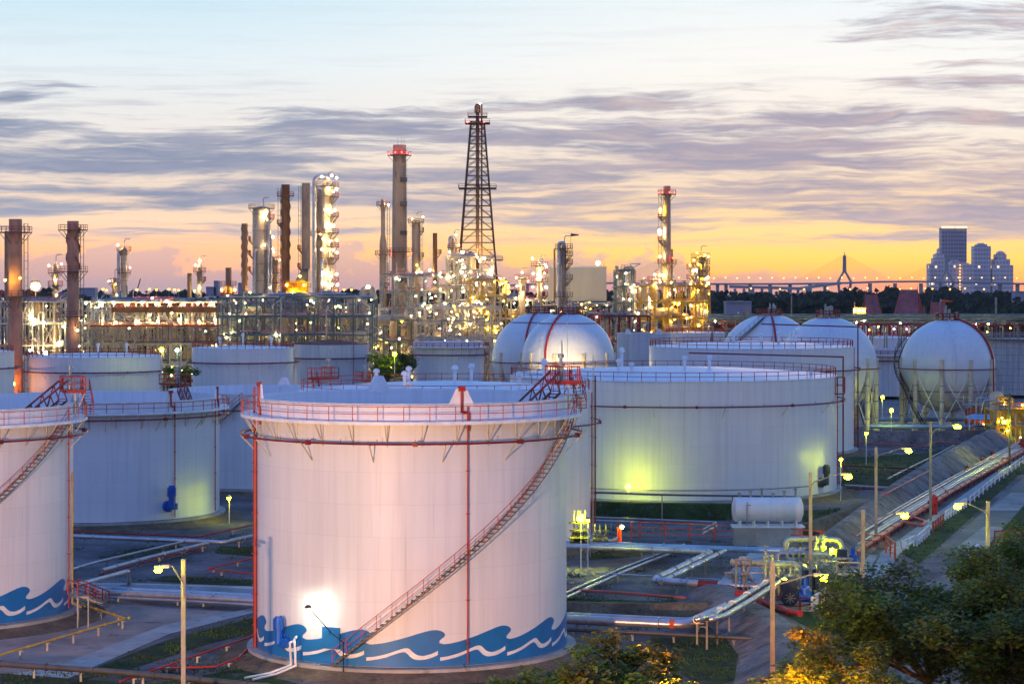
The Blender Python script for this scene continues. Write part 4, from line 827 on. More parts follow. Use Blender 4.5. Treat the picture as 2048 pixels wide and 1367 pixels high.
dd = thing('duct_pipe', 'fat duct loop dropping beside the white building', 'duct', (X(1258, 690), 690, GZ))
MB().path(elbow([P(1230, 538, 690), P(1236, 538, 690), P(1240, 548, 690), P(1240, 660, 690)], 1.2, 5), 1.05, 12).build('duct', 'tower_grey', dd, True)
MB().path(elbow([P(1249, 640, 688), P(1249, 538, 688), P(1266, 538, 688), P(1267, 566, 688)], 1.1, 8), .95, 12).build('duct', 'tower_grey', dd, True)
for x_ in (1236, 1246, 1258): MB().tube((X(x_, 686), 686, GZ), P(x_, 545, 686), .25, 5).build('support', 'steel', dd)
stack('right-hand stack banded in red light at its crown', 1334, 20, 372, 670, 'tower_grey', wtop=14, decks=((388,), (433, -150, -30), (480, -150, -30), (526,)), lad=-110, dr=1.7,
      lamps=((385, -88, .5, 'lamp_red'), (385, 15, .4, 'lamp_red'), (385, 60, .35, 'lamp_red'), (385, -40, .35, 'lamp_red'), (516, 40, .4, 'lamp_red'), (516, 70, .35, 'lamp_red'), (419, -60, .45, LY), (425, -60, .4, LY), (462, -70, .6, LW), (468, -60, .5, LW), (513, -60, .45, LW), (550, -60, .6, LY), (551, -30, .5, LW), (588, 10, .6, LW), (636, -60, .5, LY), (640, 60, .6, LY)))
stack('thin pipe stack hugging the right-hand stack', 1344, 4, 498, 690, 'brown_stack', lad=None, rim=False, bands=False)
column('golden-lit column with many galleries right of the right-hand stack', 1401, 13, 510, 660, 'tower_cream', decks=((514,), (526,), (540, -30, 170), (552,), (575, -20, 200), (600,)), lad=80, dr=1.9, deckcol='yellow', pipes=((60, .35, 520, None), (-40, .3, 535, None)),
       lamps=((506, -30, .4, LY), (510, 30, .6, LY), (513, 75, .5, LW), (520, -60, .5, LY), (528, -20, .6, LY), (540, -50, .6, LW), (555, 60, .8, LW), (558, 30, .7, LY), (566, 85, .6, LW), (585, -50, .6, LY), (587, 80, .5, LY), (604, 70, .6, LW), (612, -20, .6, LY), (622, 40, .7, LW)))
column('short golden column left of the many-galleried one', 1386, 9, 532, 668, 'tower_cream', decks=((536,), (556,)), lamps=((542, 0, .6, LW), (530, -40, .4, LY), (567, -40, .5, LW), (590, 0, .5, LY)))
column('small white-lit column left of the right-hand stack', 1309, 12, 556, 700, 'tower_cream', decks=((560,), (580,)), lamps=((549, 0, .7, LW), (560, 50, .5, LW), (564, 75, .5, LW), (572, 20, .7, LW), (569, 80, .5, LW), (588, 40, .5, LY)))
# ------------------------------------------------------------------ far side: woods, city, bridge
struct('ground', MB().add([(-4450, -90, GZ-.02), (4450, -90, GZ-.02), (4450, 6980, GZ-.02), (-4450, 6980, GZ-.02)], [(0,1,2,3)]), 'gravel')
def tower_mat(name, wall, win, fx, fz, lit):
    m = bpy.data.materials.new(name); m.use_nodes = True; t = N(m.node_tree); b = t.n['Principled BSDF']
    px, py_, pz = t.sep(t.tex('Object'))
    ux = t.m('ADD', px, t.m('MULTIPLY', py_, .83))
    fu = t.m('FRACT', t.m('DIVIDE', ux, fx)); fv = t.m('FRACT', t.m('DIVIDE', pz, fz))
    wmask = t.m('MULTIPLY', t.m('GREATER_THAN', fu, .35), t.m('GREATER_THAN', fv, .45))
    cell = t.vec(t.m('FLOOR', t.m('DIVIDE', ux, fx)), t.m('FLOOR', t.m('DIVIDE', pz, fz)), 2.0)
    wn = t.n.new('ShaderNodeTexWhiteNoise'); t.put(wn.inputs[0], cell)
    on = t.m('MULTIPLY', wmask, t.m('GREATER_THAN', wn.outputs[0], 1-lit))
    t.put(b.inputs['Base Color'], t.mix(wmask, (*wall, 1), (*win, 1))); b.inputs['Roughness'].default_value = .5
    t.put(b.inputs['Emission Color'], (1, .72, .38, 1)); t.put(b.inputs['Emission Strength'], t.m('MULTIPLY', on, 1.6)); MAT[name] = m
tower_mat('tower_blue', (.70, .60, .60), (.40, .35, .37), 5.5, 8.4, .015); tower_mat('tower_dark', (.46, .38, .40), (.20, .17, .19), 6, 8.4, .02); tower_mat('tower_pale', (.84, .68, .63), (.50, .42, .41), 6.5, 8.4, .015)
YC = 4400
def sky(label, blocks, m, crown=None, Y=YC, dep=40):
    xs = [(b[0]+b[1])/2 for b in blocks]; t = thing('tower_block', label, 'tower block', (X(sum(xs)/len(xs), Y), Y, 0), 'tower blocks on the skyline')
    for k, (a, b, yt, yb) in enumerate(blocks):
        x0, x1, z1 = X(a, Y), X(b, Y), Z(yt, Y); z0 = Z(yb, Y) if yb else 0; d = dep*(.8+.2*((k*7) % 3)/2); y_ = Y+k*1.3
        MB().box(((x0+x1)/2, y_+d/2, (z0+z1)/2), (x1-x0, d, z1-z0)).build('tower', m, t)
        mb = MB(); nf = int((z1-z0)/12)
        for q in range(1, nf+1): mb.box(((x0+x1)/2, y_+d/2, z0+q*12), (x1-x0+.7, d+.7, .6))
        nb = max(1, int((x1-x0)/9))
        for q in range(nb+1): mb.box((x0+(x1-x0)*q/nb, y_-.35, (z0+z1)/2), (1.1, .7, z1-z0))
        mb.build('balcony_band', m, t)
        MB().box(((x0+x1)/2, y_+d/2, z1+1.2), ((x1-x0)*.6, d*.6, 2.4)).build('roof_plant', m, t)
    if crown:
        for (a, b, yt) in crown: MB().box(((X(a, Y)+X(b, Y))/2, Y-1.0, Z(yt, Y)-1.5), (X(b, Y)-X(a, Y), 1, 4)).build('crown_light', 'crown_glow', t)
    return t
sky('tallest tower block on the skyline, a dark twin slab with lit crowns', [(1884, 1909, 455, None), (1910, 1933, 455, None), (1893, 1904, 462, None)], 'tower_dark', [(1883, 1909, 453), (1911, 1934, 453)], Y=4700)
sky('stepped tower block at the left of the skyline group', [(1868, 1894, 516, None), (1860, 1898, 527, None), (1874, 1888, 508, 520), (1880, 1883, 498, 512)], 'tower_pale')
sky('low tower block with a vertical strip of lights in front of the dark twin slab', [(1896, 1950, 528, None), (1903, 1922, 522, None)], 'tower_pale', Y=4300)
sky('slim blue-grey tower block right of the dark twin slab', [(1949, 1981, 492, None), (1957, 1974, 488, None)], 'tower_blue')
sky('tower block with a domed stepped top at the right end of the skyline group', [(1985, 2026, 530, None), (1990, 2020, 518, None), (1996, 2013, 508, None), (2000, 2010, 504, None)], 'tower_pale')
for k in range(9):
    t_ = [o for o in COL.objects if o.name.startswith('tower_block')][2]; lamp(t_, P(1920, 530+k*6.2, 4297), 1.2, 'lamp_far')
# cable-stayed bridge
YB = 3800
br = thing('cable_bridge', 'long cable-stayed bridge with slender pylons and a row of orange lamps along its deck', 'bridge', (X(1689, YB), YB, 0))
def deckz(px): return Z(563+(px-1689)*0-max(0, (1560-px))*.0-(1 if px > 1689 else 0), YB)
dk = [(955, 572), (1080, 566), (1230, 564), (1420, 566), (1480, 566), (1560, 566), (1640, 565), (1689, 564), (1760, 561.5), (1830, 561), (1880, 562), (2060, 566)]
mb = MB()
for i in range(len(dk)-1):
    a, b = P(*dk[i], YB), P(*dk[i+1], YB); n = 6
    mb.add([a+Vector((0,-9,0)), b+Vector((0,-9,0)), b+Vector((0,9,0)), a+Vector((0,9,0)), a+Vector((0,-9,-3.2)), b+Vector((0,-9,-3.2)), b+Vector((0,9,-3.2)), a+Vector((0,9,-3.2))], [(0,1,2,3), (7,6,5,4), (0,4,5,1), (2,6,7,3)])
mb.build('deck', 'bridge_concrete', br)
def pylon(px, ytop):
    b = MB(); dz = Z(563, YB); w_ = 11*YB/F
    for s_ in (-1, 1):
        b.path([(X(px, YB)+s_*7, YB, 0), (X(px, YB)+s_*11, YB, dz), (X(px, YB)+s_*1.6, YB, Z(543, YB)), (X(px, YB)+s_*1.3, YB, Z(ytop+8, YB))], 2.4, 6, True, 1.5)
    b.tube((X(px, YB), YB, Z(546, YB)), (X(px, YB), YB, Z(ytop, YB)), 2.6, 6, .4).build('pylon', 'bridge_concrete', br)
for px, yt in ((1689, 503), (1893, 507), (1338, 505), (1122, 505)): pylon(px, yt)
for px, yt, span in ((1689, 508, 90), (1893, 512, 92), (1338, 512, 112), (1122, 512, 112)):
    for k in range(1, 13):
        for s_ in (-1, 1):
            q = px+s_*(10+span*k/12); yd = 563.5
            MB().tube(P(px, yt+26-26*k/12, YB), P(q, yd, YB), .16, 3, caps=False).build('stay_cable', 'steel', br)
for px in (1500, 1540, 1580, 1620, 1650, 1740, 1790, 1842, 2000, 2035, 1435, 1452, 985, 1015, 1055, 1240, 1270): MB().box((X(px, YB), YB, Z(567, YB)/2), (5, 10, Z(566, YB))).build('pier', 'bridge_concrete', br)
for k in range(46):
    px = 985+k*23.3
    if not (1093 < px < 1235): lamp(br, P(px, 555+(k % 2), YB-8), 1.25, 'lamp_far')
ap = thing('viaduct', 'lower approach viaduct curving below the bridge deck at right', 'viaduct', (X(1550, 3500), 3500, 0))
pts = [P(1460, 573, 3500), P(1540, 575, 3450), P(1600, 577, 3420), P(1632, 572, 3560), P(1680, 566, 3780)]
MB().path(pts, 3.2, 4).build('deck', 'bridge_concrete', ap)
for k in range(9): MB().box((X(1470+k*18, 3440), 3440, Z(577, 3440)/2), (4, 4, Z(577, 3440))).build('pier', 'bridge_concrete', ap)
# low distant town beyond the trees
rnd = random.Random(9); 
def town(label, px, w_, yt, Y):
    t = thing('distant_building', label, 'building', (X(px, Y), Y, 0), 'low buildings beyond the woods')
    x0, x1, z1 = X(px-w_/2, Y), X(px+w_/2, Y), Z(yt, Y)
    MB().box(((x0+x1)/2, Y+8, z1/2), (x1-x0, 16, z1)).build('wall', 'far_town', t); MB().box(((x0+x1)/2, Y+8, z1+.5), ((x1-x0)*1.03, 17, 1)).build('roof', 'roof_grey', t)
for lb, px, w_, yt in (('low blue-grey shed on the left horizon behind the strake-wound stack', 172, 36, 577), ('small pale house at left behind the twin-pipe column', 118, 22, 586), ('long low hall left of the fat cream column', 422, 20, 575), ('narrow block on the horizon left of the fat cream column', 432, 9, 563),
        ('square block on the horizon just right of the strake-wound thin stack', 482, 12, 567), ('low white shed half hidden by trees left of the temple roofs', 1478, 50, 606), ('row of low pale houses right of the flare tower', 1015, 40, 586), ('low block at far right beyond the towers', 2040, 20, 584)):
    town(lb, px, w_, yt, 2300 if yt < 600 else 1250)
cr = thing('crane', 'tiny slanted crane jib on the left horizon', 'crane', (X(273, 2300), 2300, 0))
MB().path([P(272, 590, 2300), P(275, 578, 2300), P(281, 557, 2300)], .7, 4).build('jib', 'dark_red', cr); MB().box((X(272, 2300), 2300, 8), (4, 4, 16)).build('cab', 'steel', cr)
# far street lamps
def farlamp(px, py, Y, r, m='lamp_far', g='far orange street lamps beyond the refinery', lb=None):
    p = P(px, py, Y); t = thing('street_lamp', lb or 'far orange street lamp glowing on the horizon beyond the refinery', 'street lamp', (p.x, p.y, GZ), g)
    MB().tube((p.x, p.y, GZ), p, .15, 5).build('pole', 'steel', t); MB().box(p+Vector((0,0,r)), (r*1.6, r*1.2, r*.5)).build('lamp_head', 'steel', t); lamp(t, p, r, m, 'bulb')
for px in (206, 213, 274, 299, 313, 338, 349, 357, 590, 672, 688, 703, 725): farlamp(px, 580-(px % 3), 1500, .85)
for px in (1502, 1560, 1608, 1655, 1700, 1712, 1735, 1752, 1778, 1800, 1822, 1850, 1865, 1900, 1930, 1968): farlamp(px, 578-(px % 4)*.7, 2600, 1.05)
farlamp(71, 572, 760, 1.5, 'lamp_sodium' if False else 'lamp_fire', None, 'big orange lamp on a tall pole between the two left stacks')
for i, (px, py) in enumerate(((1013, 573), (1010, 581), (1016, 584))): farlamp(px, py, 1300, 2.1-i*.3, 'lamp_far', 'cluster of three big yellow lamps right of the flare tower', 'yellow lamp in the cluster of three right of the flare tower')
# temple halls
def temple(label, px, py, w_, Y, tiers, lit=True, rz=-.6):
    o = Vector((X(px, Y), Y, GZ)); t = thing('temple_hall', label, 'temple', o, 'temple halls with steep red roofs'); k_ = Y/F
    wd = w_*k_; H_ = Z(py, Y)-GZ; eave = H_*.36; c_, s_ = math.cos(rz), math.sin(rz)
    def q(u, v, z_): return Vector((o.x+u*c_-v*s_, o.y+u*s_+v*c_, GZ+z_))
    L_ = wd*.52; D_ = wd*.30
    MB().box((o.x, o.y, GZ+eave*.55), (L_*1.5, D_*1.35, eave*1.1), rz).build('wall', 'temple_wall', t)
    def gable(l0, l1, dp, zb, zt, nm='roof'):          # a curved steep saddle roof with bargeboards
        mb = MB(); prof = [(dp, zb), (dp*.52, zb+(zt-zb)*.34), (dp*.24, zb+(zt-zb)*.66), (0, zt), (-dp*.24, zb+(zt-zb)*.66), (-dp*.52, zb+(zt-zb)*.34), (-dp, zb)]
        k_t = lambda z_: 1-.3*(z_-zb)/(zt-zb)
        vs = [q(l0*k_t(z_), v, z_) for v, z_ in prof]+[q(l1*k_t(z_), v, z_) for v, z_ in prof]; n = len(prof)
        mb.add(vs, [(i, i+1, n+i+1, n+i) for i in range(n-1)]); r_ = mb.build(nm, 'temple_roof', t)
        MB().add([q(l1*k_t(z_)-.3, v*.92, z_-.2) for v, z_ in prof]+[q(l0*k_t(z_)+.3, v*.92, z_-.2) for v, z_ in prof], [tuple(range(n)), tuple(range(n, 2*n))[::-1]]).build('gable_wall', 'temple_wall', r_)
        e = MB()
        for l_ in (l0, l1):
            e.path([q(l_*k_t(z_)*1.01, v, z_+.1) for v, z_ in prof], .2, 4); e.tube(q(l_*.7, 0, zt), q(l_*.74, 0, zt+1.8), .14, 4, .03)
        e.build('bargeboard', 'pink_red', r_)
    for i in range(tiers):
        f_ = i/max(1, tiers); gable(-L_*(1-.28*f_*1.6), L_*(1-.28*f_*1.6), D_*(1.15-.18*i), eave*(1+.28*i), H_-(tiers-1-i)*(H_-eave)*.17)
    gable(L_*.6, L_*1.25, D_*.75, eave*.75, H_*.72)
    if lit:
        for k in range(6): lamp(t, q(L_*(1.0+.1*(k % 3)), D_*(-.5+.2*k), eave*.55), .34, 'lamp_warm')
        for k in range(5): MB().tube(q(L_*1.2, D_*(-.6+.3*k), 0), q(L_*1.2, D_*(-.6+.3*k), eave*.8), .3, 6).build('column', 'temple_wall', t)
temple('smaller temple hall with white-tipped tiered red roofs', 1742, 589, 54, 950, 3, False, .5)
temple('larger temple hall with a steep red gable roof and a lit porch', 1818, 579, 68, 950, 3, True, -.55)
temple('low red-roofed side hall right of the larger temple hall', 1876, 604, 36, 975, 1, False, -.3)
ss = thing('signal_mast', 'small lit gantry hut left of the temple halls', 'hut', (X(1714, 900), 900, GZ))
MB().box((X(1718, 900), 900, Z(622, 900)), (5, 4, 3)).tube((X(1709, 900), 900, GZ), P(1709, 604, 900), .3, 5).box((X(1718, 900), 900, (Z(626, 900)+GZ)/2), (4, 3, Z(626, 900)-GZ)).build('hut', 'temple_wall', ss)
for q in range(3): lamp(ss, P(1709+q*9, 621, 897), .5, LF)
for i, px in enumerate((1583, 1993, 1991)): 
    p_ = P(px, (590, 595, 594)[i], 800); tag(MB().tube((p_.x, p_.y, GZ), p_, .25, 5).build('mast', 'pole_concrete', None, False, (p_.x, p_.y, GZ)), ('thin pale mast rising before the woods right of the cone-capped sphere', 'right one of a close pair of pale masts before the woods', 'left one of a close pair of pale masts before the woods')[i], 'mast')
# woods: crowns of many leaf clumps, read as one mass
rnd = random.Random(21); mb = MB()
def clump_tree(mb, c, w_, h, n, s):
    for _ in range(n):
        u, v, ww = rnd.gauss(0, .42), rnd.gauss(0, .42), rnd.random()
        q = (1-abs(ww-.45)*1.1); p = Vector((c[0]+u*w_*q, c[1]+v*w_*q, c[2]+h*(.18+.82*ww)))
        a = rnd.random()*6.28; b_ = rnd.uniform(-.9, .9); sz = s*rnd.uniform(.5, 1.2)
        d1 = Vector((math.cos(a), math.sin(a), b_*.4))*sz; d2 = Vector((-math.sin(a)*.5, math.cos(a)*.5, 1))*sz*.8
        mb.v += [tuple(p-d1), tuple(p-d2*.6+d1*.3), tuple(p+d1), tuple(p+d2)]; k = len(mb.v); mb.f.append((k-4, k-3, k-2, k-1))
for row, (Y, num, hh) in enumerate(((950, 100, 11), (1150, 130, 13), (1500, 170, 15), (2000, 230, 17), (2500, 260, 19), (3000, 260, 19))):
    for k in range(num):
        px = rnd.uniform(-60, 2110)
        if Y < 1300 and 1690 < px < 1900: continue
        h = hh*rnd.uniform(.6, 1.15)*(1.2 if rnd.random() < .08 else 1); clump_tree(mb, (X(px, Y), Y+rnd.uniform(-60, 60), GZ), h*.8, h, 70, h*.17)
    for k in range(330):                        # undergrowth closes the foot of each row
        px = -60+k*6.6
        if Y < 1300 and 1690 < px < 1900: continue
        h = hh*.62; clump_tree(mb, (X(px, Y), Y+rnd.uniform(-30, 30), GZ), h*.9, h, 14, h*.34)
wd_ = mb.build('woods', 'wood_far', None); tag(wd_, 'dark belt of woods across the horizon below the bridge and towers', 'woods', None, 'stuff')
from mathutils import noise as mnoise
# ------------------------------------------------------------------ near ground: slabs, grass, bunds, road
def patch(name, pts, m, z=0.0, n=1):
    vs = [G(px, py, GZ+z) for px, py in pts]; return struct(name, MB().add(vs, [tuple(range(len(vs)))]), m)
patch('concrete_slab', [(-400, 1180), (140, 1180), (330, 1215), (470, 1222), (330, 1262), (120, 1345), (-100, 1440), (-700, 1560)], 'tan_slab', .012)
patch('path', [(-200, 1395), (120, 1328), (330, 1248), (515, 1213), (515, 1222), (340, 1266), (170, 1340), (-60, 1440)], 'concrete', .02)
patch('road', [(1935, 1125), (1893, 1086), (2048, 954), (2300, 800), (2420, 800), (2140, 950), (1975, 1086), (1800, 1300), (1700, 1420), (1500, 1420), (1740, 1220)], 'asphalt', .016)
for a, b in (((1905, 1100), (1968, 1052)), ((1975, 1020), (2022, 985))):
    patch('road', [a, (a[0]+62, a[1]), (b[0]+50, b[1]), b], 'road_concrete', .022)
patch('path', [(1700, 1200), (1760, 1105), (2048, 903), (2048, 915), (1800, 1105), (1740, 1200)], 'concrete', .014)
patch('yard', [(1180, 1072), (1480, 1075), (1480, 1050), (1180, 1045)], 'asphalt', .012); patch('yard', [(1640, 965), (1880, 955), (1960, 905), (1700, 905)], 'asphalt', .012)
patch('pump_yard', [(1370, 1225), (1690, 1215), (1760, 1110), (1520, 1085)], 'concrete', .014)
patch('sphere_yard', [(1690, 880), (2100, 880), (2100, 800), (1690, 800)], 'bund', .02)
rnd = random.Random(5)
grs = MB()
def grass(pts, n, hmin=.06, hmax=.2):
    n = int(n*.7); hmax = min(hmax, .3); hmin = .05
    q = [G(px, py, GZ+.02) for px, py in pts]; patch('grass_ground', pts, 'grass', .02+rnd.random()*.003)
    tri = [(q[0], q[i], q[i+1]) for i in range(1, len(q)-1)]; ar = [((b-a).cross(c-a)).length for a, b, c in tri]
    for _ in range(n):
        a, b, c = rnd.choices(tri, ar)[0]; u, v = rnd.random(), rnd.random()
        if u+v > 1: u, v = 1-u, 1-v
        p = a+(b-a)*u+(c-a)*v+Vector((rnd.gauss(0, .5), rnd.gauss(0, .5), 0)); h = rnd.uniform(hmin, hmax)
        if mnoise.noise(p*.45) < .02: continue
        for _k in range(3):
            g = rnd.random()*6.28; d = Vector((math.cos(g), math.sin(g), 0))*h*.35; e = Vector((rnd.uniform(-.5, .5)*h, rnd.uniform(-.5, .5)*h, h)); m_ = len(grs.v)
            grs.v += [tuple(p-d), tuple(p+d), tuple(p+e)]; grs.f.append((m_, m_+1, m_+2))
grass([(160, 1346), (330, 1280), (515, 1232), (515, 1262), (420, 1285), (250, 1340), (120, 1367)], 2600)
grass([(0, 1345), (300, 1367), (515, 1330), (515, 1400), (0, 1420)], 2200)
grass([(330, 1150), (515, 1160), (515, 1172), (300, 1160)], 800); grass([(440, 1090), (515, 1095), (515, 1112), (430, 1105)], 500); grass([(250, 1100), (350, 1085), (370, 1095), (240, 1118)], 500)
grass([(1145, 1085), (1330, 1092), (1280, 1112), (1180, 1118)], 1600)
grass([(1190, 1008), (1460, 1008), (1440, 1040), (1190, 1034)], 2200, .2, .6)
grass([(1135, 1195), (1420, 1205), (1400, 1232), (1135, 1222)], 1500); grass([(1600, 1020), (1760, 1015), (1700, 1058), (1610, 1062)], 1400, .2, .5)
grass([(1690, 915), (1850, 905), (1990, 880), (1830, 965), (1680, 985)], 2200, .2, .5); grass([(1800, 1105), (2048, 925), (2048, 940), (1880, 1090), (1840, 1125)], 2200)
grass([(1975, 1090), (2048, 1010), (2200, 960), (2200, 1150), (1900, 1300), (1850, 1250)], 2600); grass([(1540, 1240), (1700, 1170), (1780, 1200), (1700, 1420), (1600, 1400)], 2600)
grass([(690, 1352), (1010, 1345), (1140, 1315), (1180, 1367), (700, 1400)], 1500); grass([(515, 1345), (600, 1367), (480, 1400)], 500); grass([(1300, 1275), (1500, 1270), (1560, 1330), (1400, 1380)], 900)
def tufts(pts, n, s=.16):
    q = [G(px, py, GZ+.02) for px, py in pts]; lo = Vector((min(v.x for v in q), min(v.y for v in q), 0)); hi = Vector((max(v.x for v in q), max(v.y for v in q), 0))
    for _ in range(n):
        c = Vector((rnd.uniform(lo.x, hi.x), rnd.uniform(lo.y, hi.y), GZ))
        if mnoise.noise(c*.12) < .05: continue
        for _k in range(rnd.randint(8, 40)):
            p = c+Vector((rnd.gauss(0, .45), rnd.gauss(0, .6), 0)); h = s*rnd.uniform(.5, 1.3); g = rnd.random()*6.28; d = Vector((math.cos(g), math.sin(g), 0))*h*.35; m_ = len(grs.v)
            grs.v += [tuple(p-d), tuple(p+d), tuple(p+Vector((rnd.uniform(-.5, .5)*h, rnd.uniform(-.5, .5)*h, h)))]; grs.f.append((m_, m_+1, m_+2))
tufts([(150, 1060), (515, 1060), (150, 1180), (515, 1180)], 160); tufts([(1135, 1100), (1450, 1100), (1135, 1225), (1450, 1225)], 240); tufts([(300, 1260), (515, 1260), (300, 1340), (515, 1340)], 120)
tufts([(1690, 900), (1950, 900), (1690, 985), (1900, 985)], 200); tufts([(1150, 1255), (1500, 1255), (1150, 1350), (1500, 1350)], 160); tufts([(1190, 1045), (1600, 1045), (1190, 1085), (1600, 1085)], 120)
tag(grs.build('grass', 'blade', None), 'patchy green grass between the tanks, pipes and road', 'grass', None, 'stuff')
def bund(label, pts, h, wt, ws_, m='bund', cat='bund', st=False, seams=True):
    q = [G(px, py, GZ) for px, py in pts]; n = len(q); vs = []; sm = MB()
    for i, p in enumerate(q):
        d = (q[min(i+1, n-1)]-q[max(i-1, 0)]).normalized(); s = Vector((d.y, -d.x, 0))
        vs += [p-s*(wt/2+ws_), p-s*wt/2+Vector((0,0,h)), p+s*wt/2+Vector((0,0,h)), p+s*(wt/2+ws_)]
    for i in range(n-1):
        ln = (q[i+1]-q[i]).length; d = (q[i+1]-q[i]).normalized(); s = Vector((d.y, -d.x, 0)); k = 1.5
        while k < ln and seams:
            p = q[i]+d*k
            for sg in (-1, 1): sm.tube(p+s*sg*(wt/2+ws_), p+s*sg*wt/2+Vector((0,0,h)), .04, 4)
            k += rnd.uniform(2.2, 3.2)
    fs = []
    for i in range(n-1):
        for j in range(3): fs.append((i*4+j, i*4+j+1, (i+1)*4+j+1, (i+1)*4+j))
    fs += [(0,1,2,3), tuple((n-1)*4+j for j in (3,2,1,0))]
    if st: return struct('embankment', MB().add(vs, fs), m)
    t = thing('containment_bund', label, cat, q[0]); mb = MB().add(vs, fs)
    if seams: mb.add(sm.v, sm.f)
    mb.build('slope', m, t)
    return t
bund('long grey concrete-faced bund running beside the diagonal pipe rack', [(1590, 1190), (1665, 1108), (1730, 1055), (1800, 1000), (1880, 945), (1960, 898), (2040, 862)], 2.6, 1.0, 3.4)
bund('broad concrete bund curving down at the bottom right of the pump yard', [(1430, 1195), (1480, 1232), (1545, 1270), (1580, 1310), (1580, 1400)], 1.5, 1.8, 3.2)
bund('dark bund wall across the yard below the right spheres', [(1690, 884), (1850, 886), (2000, 882)], 2.2, .8, 1.0, 'bund', seams=False)
bund('', [(1135, 1225), (1300, 1228), (1440, 1225)], 1.0, .7, 1.2, 'earth', st=True); bund('', [(1185, 1030), (1330, 1034), (1470, 1036)], 1.8, 1.6, 1.6, 'grass', st=True)
bund('', [(1610, 1075), (1680, 1050), (1720, 1030)], 1.6, 1.0, 1.6, 'earth', st=True); bund('', [(130, 1180), (300, 1182), (515, 1188)], .7, 1.0, 1.0, 'concrete', st=True)
# ------------------------------------------------------------------ pipelines
def pipeline(label, pts, r, m, sup=5.0, cat='pipe', group=None, name='pipeline', dbl=None, band=None, supm='steel', n=10):
    q = [G(*p) if len(p) == 3 else G(p[0], p[1], GZ+.5) for p in pts]
    t = thing(name, label, cat, (q[0].x, q[0].y, GZ), group)
    pm = MB().path(elbow(q, r*1.3, 5), r, n)
    for o_, r2, m2 in (dbl or ()):
        MB().path(elbow([p+Vector(o_) for p in q], r2*1.3, 5), r2, n).build('pipe', m2, t, True)
    fl = pm
    for i in range(len(q)-1):
        a, b = q[i], q[i+1]; ln = (b-a).length; d = (b-a)/max(ln, .01)
        if abs(d.z) > .5: continue
        k = sup*.4
        while sup and k < ln:
            p = a+d*k; z_ = p.z-r
            if z_ > GZ+.12:
                s = Vector((-d.y, d.x, 0)).normalized()*(r*1.5+.15)
                MB().box((p.x, p.y, (z_+GZ)/2), (.16, .16, z_-GZ)).tube(p-s-Vector((0,0,r+.05)), p+s-Vector((0,0,r+.05)), .07, 4).build('support', supm, t)
            fl.tube(p+d*1.0, p+d*1.12, r*1.35, n)
            k += sup
    pm.build('pipe', m, t, True)
    if band: MB().tube(G(*band[0]), G(*band[1]), r*1.03, n).build('marker_band', 'orange', t)
    return t
B_ = GZ
pipeline('dark insulated pipe along the bottom-left edge of the photo', [(-60, 1322, B_+.9), (250, 1344, B_+.9), (540, 1372, B_+.9)], .22, 'dark_pipe', 4)
pipeline('thin yellow pipe zigzagging round the foot of the left tank', [(-40, 1320, B_+.8), (252, 1236, B_+.8), (178, 1212, B_+.8), (146, 1196, B_+.8)], .09, 'yellow', 4)
pipeline('red water pipe crossing the gravel towards the front tank', [(240, 1362, B_+.6), (515, 1268, B_+.6), (540, 1262, B_+.6)], .08, 'red', 5)
pipeline('lower red pipe beside the bottom-left insulated pipe', [(300, 1336, B_+.4), (430, 1332, B_+.4), (478, 1315, B_+.5), (524, 1262, B_+.7)], .08, 'red', 5)
pipeline('pair of big silver-blue pipes running left of the front tank', [(190, 1184, B_+.8), (360, 1192, B_+.8), (560, 1203, B_+.8)], .34, 'silver', 6, dbl=(((0, 1.2, .1), .34, 'blue_pipe'), ((0, -.8, -.25), .12, 'silver')))
pipeline('silver pipe below the tank with the blue mixer', [(120, 1070, B_+.9), (300, 1078, B_+.9), (450, 1084, B_+.9), (540, 1064, B_+.9)], .24, 'silver', 8)
pipeline('silver pipe slanting across the left yard', [(205, 1140, B_+.8), (300, 1114, B_+.8), (415, 1086, B_+.8)], .22, 'silver', 5)
pipeline('red pipe beneath the slanting silver pipe', [(200, 1148, B_+.3), (300, 1121, B_+.3), (415, 1092, B_+.3)], .09, 'red', 6)
pipeline('thin pale pipe slanting above the left yard', [(130, 1142, B_+.9), (190, 1124, B_+.9), (365, 1083, B_+.9)], .14, 'silver', 6)
pipeline('silver pipe bent down in an elbow above the red stair', [(150, 1170, B_+2.2), (258, 1141, B_+2.2), (258, 1172, B_+.4)], .2, 'silver', 0)
pipeline('red pipe looping at the foot of the tank with the blue mixer', [(130, 1061, B_+.7), (395, 1073, B_+.7), (545, 1040, B_+.7)], .09, 'red', 6)
pipeline('thin red pipe bent in a V left of the front tank', [(540, 1107, B_+.5), (414, 1137, B_+.5), (540, 1150, B_+.5)], .08, 'red', 5)
pipeline('big silver pipe with an orange band bending up at the right', [(1100, 1236, B_+.9), (1378, 1249, B_+.9), (1440, 1222, B_+.9), (1500, 1190, B_+.9), (1580, 1145, B_+.9)], .40, 'silver', 6, dbl=(((.2, 1.3, .15), .26, 'silver'),), band=((1340, 1247.3, B_+.9), (1350, 1247.7, B_+.9)))
pipeline('thin grey pipe in front of the big orange-banded pipe', [(1100, 1256, B_+.7), (1300, 1265, B_+.7), (1525, 1277, B_+.7)], .16, 'dark_pipe', 5)
pipeline('pair of raised silver pipes turning towards the pump station', [(1394, 1238, B_+.6), (1394, 1238, B_+2.6), (1425, 1230, B_+2.6), (1480, 1198, B_+2.6), (1560, 1147, B_+2.6)], .26, 'silver', 4, dbl=(((1.1, .1, 0), .24, 'silver'),))
pipeline('long silver pipe passing behind the front tank to the pump station', [(1130, 1086, B_+1.4), (1420, 1096, B_+1.4), (1640, 1103, B_+1.4)], .32, 'blue_pipe', 7)
